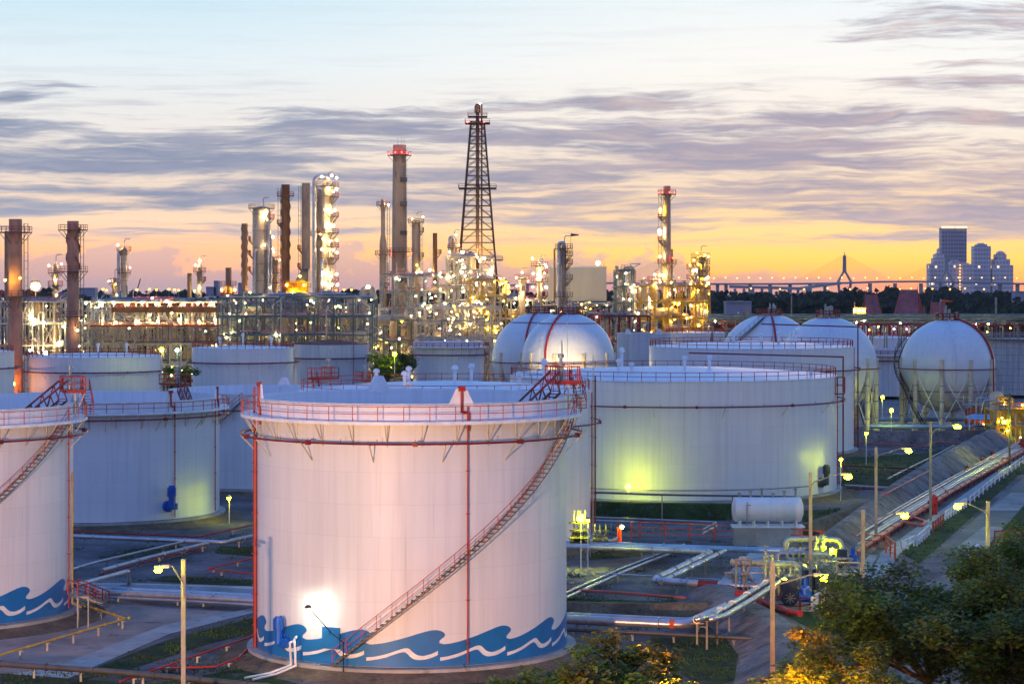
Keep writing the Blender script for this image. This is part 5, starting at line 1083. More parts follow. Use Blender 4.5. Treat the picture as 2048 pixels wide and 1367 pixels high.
pipeline('red-stained silver pipe folded in a Z', [(1130, 1092, B_+1.4), (1424, 1103, B_+1.4), (1306, 1160, B_+1.4), (1462, 1170, B_+1.4), (1560, 1172, B_+1.4)], .34, 'stained_pipe', 6)
pipeline('second red-stained pipe beside the folded one', [(1450, 1101, B_+1.4), (1322, 1163, B_+1.4)], .26, 'stained_pipe', 6)
pipeline('dark red pipe sleeve at the end of the folded pipe', [(1398, 1166.3, B_+1.4), (1436, 1168.7, B_+1.4)], .38, 'dark_red', 0)
pipeline('thin twin pipes slanting across the gravel behind the front tank', [(1110, 1195, B_+.6), (1240, 1138, B_+.6), (1360, 1092, B_+.6)], .16, 'silver', 5, dbl=(((1.0, .2, 0), .16, 'silver'), ((.5, .1, .25), .09, 'silver')))
pipeline('red pipe low over the gravel right of the front tank', [(1110, 1176, B_+.7), (1250, 1185, B_+.7), (1372, 1195, B_+.7)], .13, 'pink_red', 6)
pipeline('thin pale pipe under the folded pipe', [(1190, 1145, B_+.9), (1440, 1158, B_+.9)], .07, 'silver', 6)
pipeline('grey guard-rail pipe on the grass below the largest tank', [(1185, 1040, B_+.9), (1435, 1050, B_+.9), (1405, 1066, B_+.6)], .13, 'silver', 6, dbl=(((0, .6, .35), .09, 'silver'),))
pipeline('bundle of silver pipes climbing beside the long bund', [(1545, 1168, B_+.9), (1600, 1136, B_+.9), (1700, 1080, B_+.9), (1800, 1020, B_+.9), (1900, 962, B_+.9), (2060, 876, B_+.9)], .17, 'silver', 7, dbl=(((.6, 0, 0), .17, 'silver'), ((1.15, 0, 0), .2, 'silver'), ((1.7, 0, .05), .15, 'silver'), ((2.15, 0, 0), .12, 'steel'), ((-.5, .1, .1), .11, 'silver'), ((.9, .3, .55), .12, 'silver'), ((.2, .3, .5), .1, 'stained_pipe')))
pipeline('thick salmon-red pipe parallel to the silver pipe bundle', [(1640, 1148, B_+.8), (1700, 1112, B_+.8), (1800, 1046, B_+.8), (1900, 984, B_+.8), (2060, 894, B_+.8)], .27, 'pink_red', 5, supm='dark_red')
pipeline('salmon-red pipe loop jutting over the path near the lamp', [(1800, 1043, B_+.8), (1845, 1050, B_+.8), (1852, 1043, B_+.8), (1830, 1035, B_+.8)], .2, 'pink_red', 0)
pipeline('red pipe laid over the long bund', [(1700, 1025, B_+.4), (1775, 985, B_+2.9), (1860, 940, B_+2.9)], .11, 'pink_red', 0)
pipeline('short red pipe lying on the face of the long bund', [(1930, 940, B_+1.6), (1975, 917, B_+1.6), (2020, 915, B_+1.6)], .12, 'pink_red', 0)
pipeline('red pipe across the yard in front of the dark bund wall', [(1705, 885, B_+.5), (1850, 892, B_+.5), (1872, 884, B_+.5), (1960, 888, B_+.5)], .16, 'pink_red', 6)
pipeline('white-grey pipe slanting through the grass beside the long bund', [(1775, 957, B_+.5), (1880, 905, B_+.5), (1908, 890, B_+.5)], .12, 'silver', 6)
pipeline('red pipe across the grass at the foot of the largest tank', [(1668, 930, B_+.6), (1860, 938, B_+.6)], .12, 'dark_red', 6)
pipeline('grey-white pipe leading from the largest tank to the long bund', [(1690, 970, B_+.7), (1800, 976, B_+.7)], .15, 'silver', 6, dbl=(((0, -1.5, -.2), .1, 'dark_red'),))
pipeline('red pipe bridging the ditch left of the long bund', [(1600, 1072, B_+.5), (1680, 1070, B_+.5)], .12, 'dark_red', 5)
pipeline('upper teal pipe in front of the right sphere legs', [(1725, 838, B_+1.6), (1960, 838, B_+1.6), (1985, 830, B_+2.2)], .42, 'blue_pipe', 8)
pipeline('lower teal pipe in front of the right sphere legs', [(1735, 852, B_+1.2), (1940, 853, B_+1.2)], .42, 'blue_pipe', 8)
tall = thing('pipeline', 'thin dark pipe held high on posts before the largest tank', 'pipe', (X(1190, 262), 262, GZ))
q = [P(1186, 984, 262), P(1330, 989, 262), P(1594, 993, 262), P(1595, 1010, 262)]
MB().path(elbow(q, .2), .12, 8).build('pipe', 'dark_pipe', tall, True)
for px in (1324, 1465, 1590): MB().tube((X(px, 262), 262, GZ), P(px, 990, 262), .08, 5).build('post', 'steel', tall)
# ------------------------------------------------------------------ poles and lamps
def pole_lamp(label, px, ytop, Y, side, lpx, lpy, m='lamp_green', r=.25, color='pole_concrete', group='tall concrete lamp poles'):
    p = Vector((X(px, Y), Y, GZ)); zt = Z(ytop, Y); t = thing('street_lamp', label, 'street lamp', p, group)
    MB().box((p.x, p.y, (zt+GZ)/2), (.30, .26, zt-GZ)).build('pole', color, t)
    lp = P(lpx, lpy, Y-.8); b = Vector((p.x, p.y-.16, max(lp.z-1.0, GZ+3)))
    dx = 1 if lp.x > p.x else -1
    MB().path([b-Vector((0,0,.9)), b, b+Vector((dx*.3, -.1, .5)), Vector((lp.x-dx*.9, lp.y+.1, lp.z+.25)), Vector((lp.x-dx*.4, lp.y, lp.z+.22))], .055, 6).build('arm', 'steel', t, True)
    MB().box((lp.x-dx*.1, lp.y, lp.z+.24), (.8, .34, .12)).box((lp.x-dx*.45, lp.y, lp.z+.25), (.5, .26, .22)).build('lamp_head', 'cream_steel', t)
    b_ = lamp(t, (lp.x+dx*.05, lp.y-.05, lp.z-.02), r, m, 'bulb'); b_.scale = (r*1.35, r*1.1, r*.85); return t
def Yb(py): return H*0+(H-GZ)*F/(py-HY)
pole_lamp('yellow-lit square lamp pole standing in the left foreground', 367, 1117, 150, -1, 318, 1139, r=.2)
pole_lamp('orange-lit lamp pole in front of the pump station, its head reaching right', 1545, 1122, 150, 1, 1648, 1156, r=.24)
pole_lamp('lamp pole rising right out of the pump station', 1621, 945, 204, 1, 1695, 953, r=.27)
pole_lamp('lamp pole by the pipe bundle whose lamp hangs over the red pipe loop', 1726, 1018, 182, 1, 1808, 1031, r=.24)
pole_lamp('lamp pole standing on the face of the long bund', 1752, 893, 246, 1, 1816, 901, r=.27)
pole_lamp('lamp pole at the red hydrant, lit before the sphere yard', 1861, 843, 272, 1, 1914, 853, r=.3)
pole_lamp('lamp pole on the roadside grass with its lamp reaching left over the fence', 1976, 1002, 190, -1, 1916, 1012, r=.25)
pole_lamp('dark lamp pole farthest up the pipe bundle, near the right edge', 2019, 786, 356, -1, 2010, 843, r=.34, color='dark_pipe')
def post_lamp(label, px, py, Y, m='lamp_small', r=.16, arm=False):
    p = P(px, py, Y); t = thing('post_lamp', label, 'lamp', (p.x, p.y, GZ), 'small post lamps round the tanks')
    MB().tube((p.x, p.y+.3, GZ), (p.x, p.y+.3, p.z+.3), .05, 5).tube((p.x, p.y+.3, p.z+.3), (p.x, p.y, p.z+.25), .04, 4).build('post', 'white_paint', t)
    MB().lathe([(.28, .1), (.22, .26), (.06, .34)], p, 8).build('lamp_hood', 'steel', t); lamp(t, p, r, m, 'bulb')
post_lamp('small lamp on a post throwing a yellow-green pool on the largest tank', 1257, 973, 285.4, r=.36)
post_lamp('post lamp beside the foot of the tank with the blue mixer', 458, 995, 268.5, m='lamp_small', r=.22)
post_lamp('post lamp close by the right edge of the largest tank', 1682, 918, 297, r=.22); post_lamp('post lamp in the yard below the tall white tank', 1733, 866, 356, r=.24)
post_lamp('post lamp under the stair of the overlapped sphere', 1783, 820, 430, r=.34); post_lamp('post lamp in the gap between the two right spheres', 1765, 794, 470, r=.34)
post_lamp('post lamp right of the legs of the right-hand sphere', 1996, 805, 470, r=.36); post_lamp('post lamp glowing at the foot of the tank behind the front tank', 1162, 1036, 226, m='lamp_small', r=.4)
post_lamp('weaker post lamp right of the valve cluster behind the front tank', 1176, 1040, 224, r=.14)
post_lamp('green-white lamp behind the cone-roofed tank at left', 354, 700, 560, m='lamp_cool', r=.42)
post_lamp('yellow lamp at the right rim of the cone-roofed tank beside the small round tree', 323, 699, 466, r=.42)
post_lamp('yellow lamp among the dark trees left of the walkway tank', 789, 708, 555, r=.5)
post_lamp('unseen warm lamp below the front left sphere, hidden behind the rim of the largest tank', 1112, 752, 452, m='lamp_sphere', r=.36)  # unseen lamp, added for the warm glow on the sphere
# lamps that stand just below and left of the frame; their light is what falls on the front tank and the trees
def flood(label, x_, y_, z_, target, power, col, bulbs=2, spread=75):
    t = thing('floodlight_mast', label, 'floodlight', (x_, y_, GZ), 'floodlight masts below the frame')
    MB().tube((x_, y_, GZ), (x_, y_, z_+.4), .16, 8, .1).build('pole', 'steel', t); MB().box((x_, y_, z_+.2), (2.0, .12, .12)).build('crossbar', 'steel', t)
    for k in range(bulbs):
        px_ = x_-.7+1.4*k/max(1, bulbs-1); MB().box((px_, y_-.05, z_), (.5, .3, .45)).build('lamp_head', 'steel', t)
        ld = bpy.data.lights.new('flood', 'SPOT'); ld.energy = power/bulbs; ld.color = col; ld.spot_size = math.radians(spread); ld.spot_blend = .6; ld.shadow_soft_size = .25
        o = bpy.data.objects.new('flood_beam', ld); COL.objects.link(o); o.parent = t; o.location = Vector((px_, y_+.3, z_))-Vector(LOC[t.name])
        o.rotation_euler = (Vector(target)-Vector((px_, y_+.3, z_))).to_track_quat('-Z', 'Y').to_euler()
flood('floodlight mast below the left bottom edge, its warm light washing the front tanks', -42, 52, 13, (-12, 175, 12), 430000, (1, .55, .30))
sl_ = thing('street_lamp', 'shaded orange sodium lamp just below the frame between the bottom-centre and right-hand trees', 'street lamp', (13.0, 120.0, GZ))
MB().tube((13.0, 120.0, GZ), (13.0, 120.0, 4.5), .07, 6).build('pole', 'steel', sl_)
lamp(sl_, (13.0, 119.7, 4.2), .24, 'lamp_sodium', 'bulb')
for sx, tx, ty in ((-1, 6, 124.2), (1, 18, 124.5)):
    MB().box((13.0+sx*.25, 120.0, 4.6), (.35, .4, .3)).build('lamp_head', 'steel', sl_)
    ld = bpy.data.lights.new('sodium', 'SPOT'); ld.energy = 150000 if sx < 0 else 24000; ld.color = (1, .34, .025); ld.spot_size = math.radians(74 if sx < 0 else 110); ld.spot_blend = .5; ld.shadow_soft_size = .15
    o = bpy.data.objects.new('sodium_beam', ld); COL.objects.link(o); o.parent = sl_; q_ = Vector((13.0+sx*.5, 120.0, 4.6)); o.location = q_-Vector(LOC[sl_.name]); o.rotation_euler = (Vector((tx, ty, 5.6))-q_).to_track_quat('-Z', 'Y').to_euler()
# ------------------------------------------------------------------ fences and rails
def fence(label, pts, m, h=1.1, step=2.2, r=.06, rails=3, name='fence', cat='fence', z=GZ):
    q = [G(px, py, z) for px, py in pts]; t = thing(name, label, cat, q[0]); rl = MB(); po = []
    for i in range(len(q)-1):
        n = max(1, int((q[i+1]-q[i]).length/step))
        for k in range(n+(i == len(q)-2)): po.append(q[i]+(q[i+1]-q[i])*k/n)
    for k in range(rails): rl.path([p+Vector((0,0,h*(k+1)/rails-.03)) for p in q], r, 4)
    rl.build('rail', m, t)
    for p in po[:100]: MB().box(p+Vector((0,0,h/2)), (r*2.6, r*2.6, h)).build('post', m, t)
fence('white railed fence along the roadside, farther length', [(1940, 1010), (1990, 968), (2060, 917)], 'white_paint', 1.2, 5.0, .05, 2)
fence('short white fence panel beside the lamp over the fence', [(1891, 1040), (1932, 1014)], 'white_paint', 1.2, 2, .08, 2); fence('white fence panel just down the road from the red pipe loop', [(1834, 1092), (1858, 1070)], 'white_paint', 1.2, 2, .08, 2)
fence('white fence panel nearest the trees on the roadside', [(1803, 1104), (1828, 1092)], 'white_paint', 1.2, 2, .08, 2); fence('reddish fence panel between two white ones on the roadside', [(1866, 1062), (1886, 1046)], 'pink_red', 1.2, 2, .08, 2)
fence('white timber fence ending at the pump station', [(1625, 1222), (1668, 1192), (1725, 1160)], 'white_paint', 1.3, 1.6, .12, 2); fence('white road barrier peeking above the right trees', [(1940, 1128), (1956, 1112)], 'white_paint', 1.3, 2, .12, 2)
fence('orange-red walkway railing along the back of the pump station', [(1262, 1077), (1280, 1075), (1480, 1083), (1600, 1092), (1772, 1105), (1790, 1120)], 'orange', 1.9, 2.6, .07, 3, 'railing', 'railing')
fence('red railing round the blue pump motor', [(1545, 1218), (1600, 1225), (1640, 1214), (1650, 1196)], 'red', 1.2, 1.6, .06, 2, 'railing', 'railing')
fence('red railing on the grass at the foot of the long bund', [(1830, 985), (1880, 985), (1895, 1000)], 'red', 1.2, 2.5, .05, 2, 'railing', 'railing'); fence('faint red railing in the yard right of the largest tank', [(1690, 956), (1820, 962)], 'dark_red', 1.5, 5, .05, 2, 'railing', 'railing')
# red stair over the pipes at left
st = thing('step_over_stair', 'red step-over stair crossing the silver pipes at left', 'stair', G(180, 1200))
A = G(208, 1208, GZ); Bq = G(166, 1193, GZ+2.6); Cq = G(146, 1186, GZ+2.6); mb = MB(); v_ = (Bq-A); s_ = Vector((v_.y, -v_.x, 0)).normalized()*.45
for k in range(10): p = A+v_*(k/9); mb.tube(p-s_, p+s_, .08, 4)
for sg in (-1, 1): mb.tube(A+s_*sg, Bq+s_*sg, .09, 4); mb.tube(Bq+s_*sg, Cq+s_*sg, .09, 4)
mb.tube(Bq-s_, (Bq.x-s_.x, Bq.y-s_.y, GZ), .08, 4).tube(Bq+s_, (Bq.x+s_.x, Bq.y+s_.y, GZ), .08, 4).tube(Cq-s_, (Cq.x-s_.x, Cq.y-s_.y, GZ), .08, 4)
mb.box((Bq+Cq)/2, ((Cq-Bq).length, .9, .06), math.atan2((Cq-Bq).y, (Cq-Bq).x)); mb.build('tread', 'steel', st)
for sg in (-1, 1): MB().rail([A+s_*sg, A+v_*.33+s_*sg, A+v_*.66+s_*sg, Bq+s_*sg, Cq+s_*sg], 1.2, .07).build('handrail', 'red', st)
# ------------------------------------------------------------------ horizontal drum on its plinth
Yd = 247; dr = thing('horizontal_drum', 'white horizontal drum on a concrete plinth in front of the largest tank', 'tank', (X(1537, Yd), Yd, GZ))
x0, x1, r = X(1470, Yd), X(1600, Yd), 24.5*Yd/F; zc = Z(1018, Yd)
prof = [(x0-.35, .0), (x0-.32, r*.5), (x0-.15, r*.85), (x0, r), (x1, r), (x1+.15, r*.85), (x1+.32, r*.5), (x1+.35, 0)]
mb = MB(); n = 32
for i in range(n):
    for xx, rr in prof: mb.v.append((xx, Yd+rr*math.cos(2*PI*i/n), zc+rr*math.sin(2*PI*i/n)))
p_ = len(prof)
for i in range(n):
    for j in range(p_-1): mb.f.append((i*p_+j, i*p_+j+1, ((i+1) % n)*p_+j+1, ((i+1) % n)*p_+j))
mb.build('shell', 'tank_white', dr, True)
zb = zc-r
for k in range(5): MB().box((x0+.5+(x1-x0-1)*k/4, Yd, zb-.12), (.18, 2.0, .6)).build('saddle', 'white_paint', dr)
MB().box(((x0+x1)/2, Yd, zb-.48), (x1-x0+.8, 2.4, .18)).build('plinth_cap', 'white_paint', dr); MB().box(((x0+x1)/2, Yd, (zb-.57+GZ)/2), (x1-x0+.3, 2.2, zb-.57-GZ)).build('plinth', 'concrete', dr)
mb = MB()
for k in range(6):
    xx = x0+.5+(x1-x0-1)*k/5; mb.lathe([(.12, 0), (.12, .35+.25*(k % 3)), (.22, .35+.25*(k % 3)), (.2, .55+.25*(k % 3)), (0, .6+.25*(k % 3))], (xx, Yd, zc+r-.05), 8)
mb.tube((x0+1.2, Yd-r-.12, zc-r*1.2), (x0+1.2, Yd-r-.12, zc+r*.7), .07, 5).tube((x0+1.2, Yd-r-.1, zc+r*.45), (x0+1.7, Yd-r*.85, zc+r*.45), .05, 4); mb.build('nozzle', 'steel', dr)
# ------------------------------------------------------------------ pump station
def valve(t, p, s=1.0, m='valve_steel'):
    MB().tube(p-Vector((.3*s, 0, 0)), p+Vector((.3*s, 0, 0)), .28*s, 8).lathe([(.2*s, 0), (.14*s, .5*s), (.3*s, .55*s), (.3*s, .65*s), (.05*s, .7*s), (.05*s, 1.3*s)], p, 8).ring(p, .36*s, .04*s, 1.15*s, 12, 4).build('valve', m, t)
def manifold(label, pts, r, vm='valve_steel', m='valve_steel', drops=()):
    q = [P(*p) for p in pts]; t = thing('pipe_manifold', label, 'pipework', (q[0].x, q[0].y, GZ), 'pump station pipework')
    MB().path(elbow(q, r, 6), r, 10).build('pipe', m, t, True)
    for (px, py, Y, yb) in drops:
        p = P(px, py, Y); MB().tube(p, P(px, yb, Y), r*.8, 8).build('pipe', m, t, True); valve(t, P(px, (py+yb)/2, Y-.4), 1.0, vm)
    return t
m1 = manifold('rear pipe arch of the pump station behind the pole', [(1572, 1104, 221), (1572, 1078, 221), (1640, 1077, 221), (1683, 1080, 221), (1683, 1118, 221)], .30, drops=((1632, 1080, 221, 1112), (1646, 1080, 221, 1108)))
m2 = manifold('middle pipe arch of the pump station, bending down at right', [(1560, 1106, 212), (1652, 1108, 212), (1660, 1115, 212), (1660, 1152, 212)], .30, drops=((1586, 1108, 212, 1130), (1600, 1108, 212, 1132), (1610, 1108, 212, 1128)))
m3 = manifold('front pipe bend of the pump station glowing yellow-green', [(1540, 1127, 200), (1590, 1127, 200), (1596, 1135, 200), (1596, 1176, 200)], .32, drops=((1582, 1130, 200, 1172), (1557, 1130, 200, 1200)))
m4 = manifold('grey valve header left of the pump station', [(1462, 1122, 203), (1470, 1125, 203), (1550, 1125, 203)], .34, m='dark_pipe' if False else 'steel', drops=((1488, 1127, 203, 1165), (1532, 1127, 203, 1185)))
m5 = manifold('red suction header curving into the pump station', [(1470, 1186, 196), (1508, 1188, 196), (1515, 1200, 196), (1580, 1225, 188)], .34, m='red'); m6 = manifold('second red suction header below the first', [(1500, 1200, 194), (1530, 1212, 194), (1600, 1226, 186)], .28, m='red')
for t, lst in ((m1, ((1664, 1100, 219, .25),)), (m2, ((1608, 1133, 209, .24),)), (m3, ((1569, 1160, 197, .24),))):
    for px, py, Y, r in lst:
        p = P(px, py, Y); MB().tube(p+Vector((0, .25, -.1)), (p.x, p.y+.25, GZ), .05, 5).build('lamp_post', 'steel', t); lamp(t, p, r, 'lamp_green')
rnd = random.Random(2)
for k in range(34):
    t = rnd.choice((m1, m2, m3, m4)); o = Vector(LOC[t.name]); px = rnd.uniform(1525, 1690) if t is not m4 else rnd.uniform(1465, 1560); Y = o.y+rnd.uniform(-2, 2); zb = GZ; zt = Z(rnd.uniform(1105, 1160), Y)
    if zt < 0: zt = 1.5
    x_ = X(px, Y); MB().path(elbow([(x_, Y, zb), (x_, Y, zt), (x_+rnd.uniform(-2.5, 2.5), Y, zt), (x_+rnd.uniform(-2, 2), Y+.5, zb+.5)], .1, 3), rnd.uniform(.06, .16), 6).build('pipe', rnd.choice(('valve_steel', 'silver', 'steel')), t, True)
    if k % 2: valve(t, Vector((x_, Y-.3, rnd.uniform(zb+.5, zt))), .8, rnd.choice(('valve_steel', 'dark_pipe', 'teal_metal')))
def pump(label, px, py, Y, s, col='blue_paint', rz=0):
    p = P(px, py, Y); t = thing('pump', label, 'pump', (p.x, p.y, GZ), 'blue pumps of the pump station'); b = p.z
    MB().path([(p.x, p.y-.9*s, b), (p.x, p.y-.88*s, b), (p.x, p.y+.8*s, b)], .75*s, 18).path([(p.x, p.y-1.15*s, b), (p.x, p.y-.9*s, b)], .6*s, 18).box((p.x, p.y+.1*s, b+1.0*s), (1.3*s, 1.4*s, 1.1*s)).build('motor', 'navy', t)
    MB().ring((0,0,0), .01, .01, 0, 3, 3).v and None
    mb = MB()
    for a in range(8): mb.tube((p.x, p.y-1.17*s, b), (p.x+.5*s*math.cos(a*PI/4), p.y-1.17*s, b+.5*s*math.sin(a*PI/4)), .05*s, 4)
    mb.build('fan_cover', 'steel', t)
    MB().tube((p.x+.9*s, p.y, b), (p.x+1.9*s, p.y, b), .5*s, 12).lathe([(.55*s, 0), (.5*s, .8*s), (.25*s, 1.0*s), (.25*s, 1.7*s)], (p.x+1.5*s, p.y, b), 12).build('casing', col, t, True)
    MB().box((p.x+.5*s, p.y, (b-.75*s+GZ)/2), (3.4*s, 1.6*s, max(.1, b-.75*s-GZ))).build('base', 'concrete', t)
pump('big dark blue pump motor nearest the red railing', 1577, 1192, 197, 1.0); pump('smaller blue pump at the right end of the pump station', 1682, 1122, 219, .8); pump('blue pump half hidden behind the lamp pole', 1648, 1170, 203, .7)
cb_ = thing('control_cabinet', 'tall dark blue control cabinet behind the pole in the pump station', 'cabinet', (X(1624, 207), 207, GZ))
MB().box((X(1624, 207), 207, (Z(1137, 207)+GZ)/2), (1.6, 1.8, Z(1137, 207)-GZ)).build('case', 'navy', cb_); MB().box((X(1624, 207)+.4, 206.07, (Z(1137, 207)+GZ)/2), (.75, .06, 2.2)).box((X(1624, 207)-.4, 206.07, (Z(1137, 207)+GZ)/2), (.75, .06, 2.2)).build('door', 'navy', cb_)
MB().box((X(1624, 207), 207, Z(1137, 207)+.05), (1.75, 1.95, .12)).build('top', 'teal_metal', cb_)
cb2 = thing('control_cabinet', 'teal cabinet right of the tall dark blue one', 'cabinet', (X(1648, 205), 205, GZ)); MB().box((X(1648, 205), 206, .7), (1.2, 1.1, 3.0)).build('case', 'teal_metal', cb2); MB().box((X(1648, 205), 205.43, .8), (.95, .06, 2.4)).build('door', 'teal_metal', cb2)
# valve cluster at the foot of the tank behind the front tank
vc = thing('valve_cluster', 'tall-stemmed gate valves lit at the foot of the tank behind the front tank', 'valves', (X(1160, 228), 228, GZ))
for px in (1148, 1160, 1170, 1156, 1190, 1200, 1212):
    p = P(px, 1078, 227); s = 1.5 if px < 1175 else .8; valve(vc, p, s, 'dark_pipe'); MB().tube(p+Vector((0,0,.8*s)), p+Vector((0,0,2.0*s)), .06, 5).build('stem', 'steel', vc)
MB().path(elbow([P(1140, 1082, 228), P(1230, 1080, 228), P(1236, 1074, 228)], .2), .2, 8).build('pipe', 'silver', vc, True)
vb = thing('lamp_stand', 'orange-lit lamp stand at the end of the walkway railing', 'lamp', (X(1243, 243), 243, GZ))
MB().box((X(1239, 243), 243.4, .4), (.5, .5, 2.4)).tube((X(1239, 243), 243, GZ), P(1239, 1047, 243), .06, 5).build('stand', 'orange', vb); lamp(vb, P(1244, 1053, 242), .2, LF, 'bulb'); MB().box((X(1249, 243), 243, GZ+.7), (1.5, .8, .1)).build('step', 'steel', vb)
# fire hydrants, sign, sphere-yard skid
def hydrant(label, px, py, s=1.0):
    p = G(px, py); t = thing('fire_hydrant', label, 'hydrant', p, 'red hydrants on the path'); MB().lathe([(.35*s, 0), (.35*s, 1.5*s), (.42*s, 1.55*s), (.42*s, 1.7*s), (.1*s, 1.95*s)], p, 10).build('body', 'red', t, True)
    MB().tube(p+Vector((-.6*s, 0, 1.2*s)), p+Vector((.6*s, 0, 1.2*s)), .16*s, 8).tube(p+Vector((0, -.5*s, 1.0*s)), p+Vector((0, 0, 1.0*s)), .16*s, 8).build('outlet', 'dark_red', t)
hydrant('red hydrant at the foot of the lamp pole near the red pipe loop', 1868, 1028, 1.3); hydrant('red hydrant at the right edge beside the salmon-red pipe', 2046, 905, 1.3)
for i, (px, py) in enumerate(((1905, 965), (1935, 948), (1965, 930), (1985, 917))): hydrant(('dark red valve box nearest the camera on the upper path', 'second dark red valve box up the path', 'third dark red valve box up the path', 'farthest dark red valve box on the upper path')[i], px, py, .7)
sg = thing('sign_board', 'blank brown-framed board at the right edge above the trees', 'sign', G(2016, 1110))
p = P(2016, 1073, 186); MB().box(p, (2.2, .06, .9)).build('panel', 'teal_steel', sg); MB().rail([p+Vector((-1.15, -.05, -.5)), p+Vector((1.15, -.05, -.5))], 1.0, .06).build('frame', 'dark_red', sg)
for q in (-.8, .8): MB().tube(p+Vector((q, .08, -.5)), (p.x+q, p.y+.08, GZ), .06, 5).build('post', 'steel', sg)
sk = thing('canopy_skid', 'low skid of pipework under a blue canopy before the right-hand sphere', 'skid', (X(1960, 425), 425, GZ))
x0, x1 = X(1932, 425), X(1988, 425); MB().add([(x0, 422, 2.6), (x1, 422, 2.6), (x1-.8, 425, 3.4), (x0+.8, 425, 3.4), (x0, 428, 2.6), (x1, 428, 2.6)], [(0,1,2,3), (3,2,5,4), (0,3,4), (1,5,2), (0,4,5,1)]).build('canopy', 'blue_pipe', sk)
for q in range(6): MB().tube((x0+(x1-x0)*q/5, 422, GZ), (x0+(x1-x0)*q/5, 422, 2.6), .1, 5).build('post', 'white_paint', sk)
for q in range(9): MB().path(elbow([(x0+.6*q, 421.5, GZ), (x0+.6*q, 421.5, 1.4), (x0+.6*q+1.5, 421.5, 1.4), (x0+.6*q+1.5, 421.5, GZ)], .2), .18, 6).build('pipe', 'silver', sk, True)
MB().box((x1+1.5, 423, 1.0), (2, 2, 2.6)).build('cabinet', 'blue_paint', sk)
unit('yellow-lit pipe skid at the right edge behind the dark lamp pole', 1995, 2070, 822, 405, 10, 2, 4, 'yellow', 16, 1, nlamp=12, seed=41, lm=(LY, LS), lr=(.16, .26), deckcol='orange', rr=(.08, .2), misc=14, pipemats=('silver', 'cream_steel', 'yellow'))
unit('orange-railed stair platform right of the sphere legs', 1945, 2010, 818, 432, 6, 2, 3, 'orange', 6, 0, nlamp=3, seed=43, lm=(LY, LF), lr=(.14, .2), deckcol='orange', rr=(.06, .12), misc=6)
# ------------------------------------------------------------------ trees
def tree(label, x_, y_, h, w_, nl, leaf, mats, seed, lsz=.42, base=.35, flat=.5, cat='tree', sub=None, spread=1.0, name='tree', twigs=0):
    rnd = random.Random(seed); t = thing(name, label, cat, (x_, y_, GZ)); o = Vector((x_, y_, GZ)); tr = MB(); cl = []
    tr.path([o, o+Vector((.1, .05, h*base*.6)), o+Vector((.2, -.1, h*base))], .028*h, 8, True, .018*h)
    fork = o+Vector((.2, -.1, h*base)); nb = sub or 9
    for k in range(nb):
        a = 2*PI*k/nb+rnd.uniform(-.3, .3); q = rnd.uniform(.35, 1.0); e = o+Vector((math.cos(a)*w_*.5*q, math.sin(a)*w_*.5*q, h*(base+(1-base)*rnd.uniform(.45, .98)*(1.12-.45*q))))
        m_ = fork.lerp(e, .5)+Vector((rnd.uniform(-.5, .5), rnd.uniform(-.5, .5), rnd.uniform(0, .7)))
        tr.path([fork, m_, e], .012*h, 6, True, .003*h); cl.append((e, rnd.uniform(.75, 1.15)))
        for j in range(4):
            f_ = rnd.uniform(.35, .95); b = fork.lerp(m_, f_*2) if f_ < .5 else m_.lerp(e, f_*2-1); d = Vector((rnd.gauss(0, 1), rnd.gauss(0, 1), rnd.uniform(-.1, .9))).normalized()*w_*rnd.uniform(.10, .22)
            tr.path([b, b+d*.6+Vector((0,0,.2)), b+d], .005*h, 5, True, .0015*h); cl.append((b+d, rnd.uniform(.5, .95)))
    for k in range(twigs):
        a = rnd.random()*6.28; e = o+Vector((math.cos(a)*w_*.55, math.sin(a)*w_*.55, h*rnd.uniform(.7, 1.08))); tr.path([fork, fork.lerp(e, .5)+Vector((0,0,.6)), e], .006*h, 5, True, .001*h)
        for j in range(5): b = fork.lerp(e, rnd.uniform(.6, .95)); tr.tube(b, b+Vector((rnd.gauss(0, .6), rnd.gauss(0, .6), rnd.uniform(.2, .9))), .02, 4, .008)
    tr.build('trunk', 'bark', t, True)
    lm = [MB() for _ in mats]; per = nl//len(cl)
    for (c, s) in cl:
        R_ = w_*.15*s; mi = rnd.randrange(len(mats)); tone = rnd.random()
        for j in range(int(per*s*s*1.3)):
            v = Vector((rnd.gauss(0, 1), rnd.gauss(0, 1), rnd.gauss(0, 1))).normalized()*R_*rnd.random()**.45; v.z *= flat
            p = c+v; g = rnd.random()*6.28; dip = rnd.uniform(-.5, .35); d1 = Vector((math.cos(g)*math.cos(dip), math.sin(g)*math.cos(dip), math.sin(dip)))*lsz*rnd.uniform(.6, 1.25)
            d2 = d1.cross(Vector((rnd.gauss(0, .35), rnd.gauss(0, .35), 1))).normalized()*d1.length*.34
            mb = lm[mi if rnd.random() < .8 else rnd.randrange(len(mats))]; k = len(mb.v); dr_ = Vector((0,0,-.12*lsz))
            mb.v += [tuple(p), tuple(p+d1*.5+d2), tuple(p+d1+dr_), tuple(p+d1*.5-d2)]; mb.f.append((k, k+1, k+2, k+3))
    for mb, m_ in zip(lm, mats):
        if mb.v: mb.build('crown', m_, t)
    return t
LG, LD, LO = 'leaf_green', 'leaf_dark', 'leaf_olive'
tree('orange-lit leafy tree at the bottom centre before the front tank', X(1222, 126), 126, 9.4, 9.5, 13000, .4, (LG, LO), 3, .42, .35, .6, sub=13, twigs=3)
tree('spreading tree behind the big feathery one, above the sodium lamp light', X(1745, 146), 146, 9.4, 8, 12000, .4, (LD, LO), 43, .34, .3, .5, sub=12)
tree('low green bush left of the orange-lit tree at the bottom edge', X(1030, 128), 128, 7.0, 6.0, 3400, .4, (LG, LG), 5, .36, .3, .6, sub=8, twigs=5)
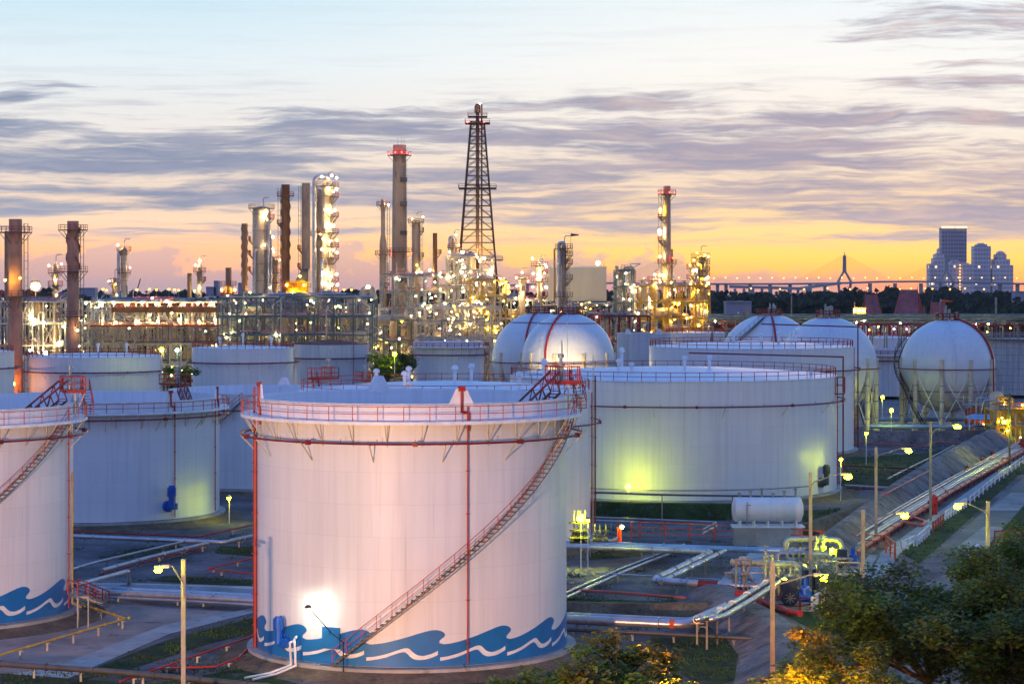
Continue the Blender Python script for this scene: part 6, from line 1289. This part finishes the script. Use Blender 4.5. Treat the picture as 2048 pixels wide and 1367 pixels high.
tree('bushy bright-leaved tree at the bottom centre, lit orange from the right', X(1338, 122), 122, 9.0, 6.4, 6500, .4, (LO, LG), 6, .42, .3, .6, sub=8)
tree('big feathery tree with bare boughs in the bottom right corner', X(1850, 138), 138, 12.4, 13, 24000, .4, (LD, LG, LD), 11, .38, .34, .5, sub=17, twigs=6)
tree('dark tree filling the right edge of the bottom corner', X(2010, 132), 132, 12.4, 14, 24000, .4, (LD, LD, LG), 13, .38, .3, .55, sub=16)
tree('green tree behind the dark corner tree, next to the board', X(2040, 168), 168, 12.2, 12, 9000, .4, (LG, LD), 17, .38, .3, .5, sub=10)
tree('orange-lit low tree beside the sodium lamp at the bottom', X(1660, 124), 124, 10.2, 8.0, 15000, .4, (LO, LG), 19, .32, .3, .55, sub=13)
tree('dark low tree below the big feathery tree at the bottom edge', X(1830, 116), 116, 8.0, 11, 18000, .4, (LD, LD, LO), 23, .34, .3, .55, sub=15)
tree('loose young tree left of the big feathery tree near the white timber fence', X(1722, 150), 150, 8.4, 5.5, 2600, .4, (LO, LD), 29, .34, .4, .4, sub=8, twigs=8)
tree('small round green tree left of the middle tanks, lit by the green-white lamp', X(356, 470), 470, 13.4, 8.5, 4200, .4, (LG, LG), 31, .7, .3, .8, sub=9)
tree('dark leafy tree between the rust-roofed tank and the walkway tank', X(772, 560), 560, 13.5, 10, 3600, .4, (LD, LG), 37, .85, .3, .9, sub=9)
tree('second dark tree standing closer to the walkway tank', X(806, 585), 585, 12.5, 8, 2600, .4, (LD, LG), 39, .8, .3, .9, sub=8)
# ------------------------------------------------------------------ the dusk air
HAZE = True
if HAZE:
    hz_ = MB().box((0, 3450, 139), (9000, 7100, 282)).build('haze', 'steel', None); hz_['kind'] = 'stuff'; hz_['label'] = 'thin lavender dusk haze over the plant and the city'; hz_['category'] = 'haze'
    m = bpy.data.materials.new('haze'); m.use_nodes = True; n_ = m.node_tree.nodes; n_.clear(); v = n_.new('ShaderNodeVolumePrincipled'); v.inputs['Color'].default_value = (.86, .84, .95, 1); v.inputs['Density'].default_value = .000025; v.inputs['Anisotropy'].default_value = 0
    o = n_.new('ShaderNodeOutputMaterial'); m.node_tree.links.new(v.outputs[0], o.inputs['Volume']); hz_.data.materials.clear(); hz_.data.materials.append(m)
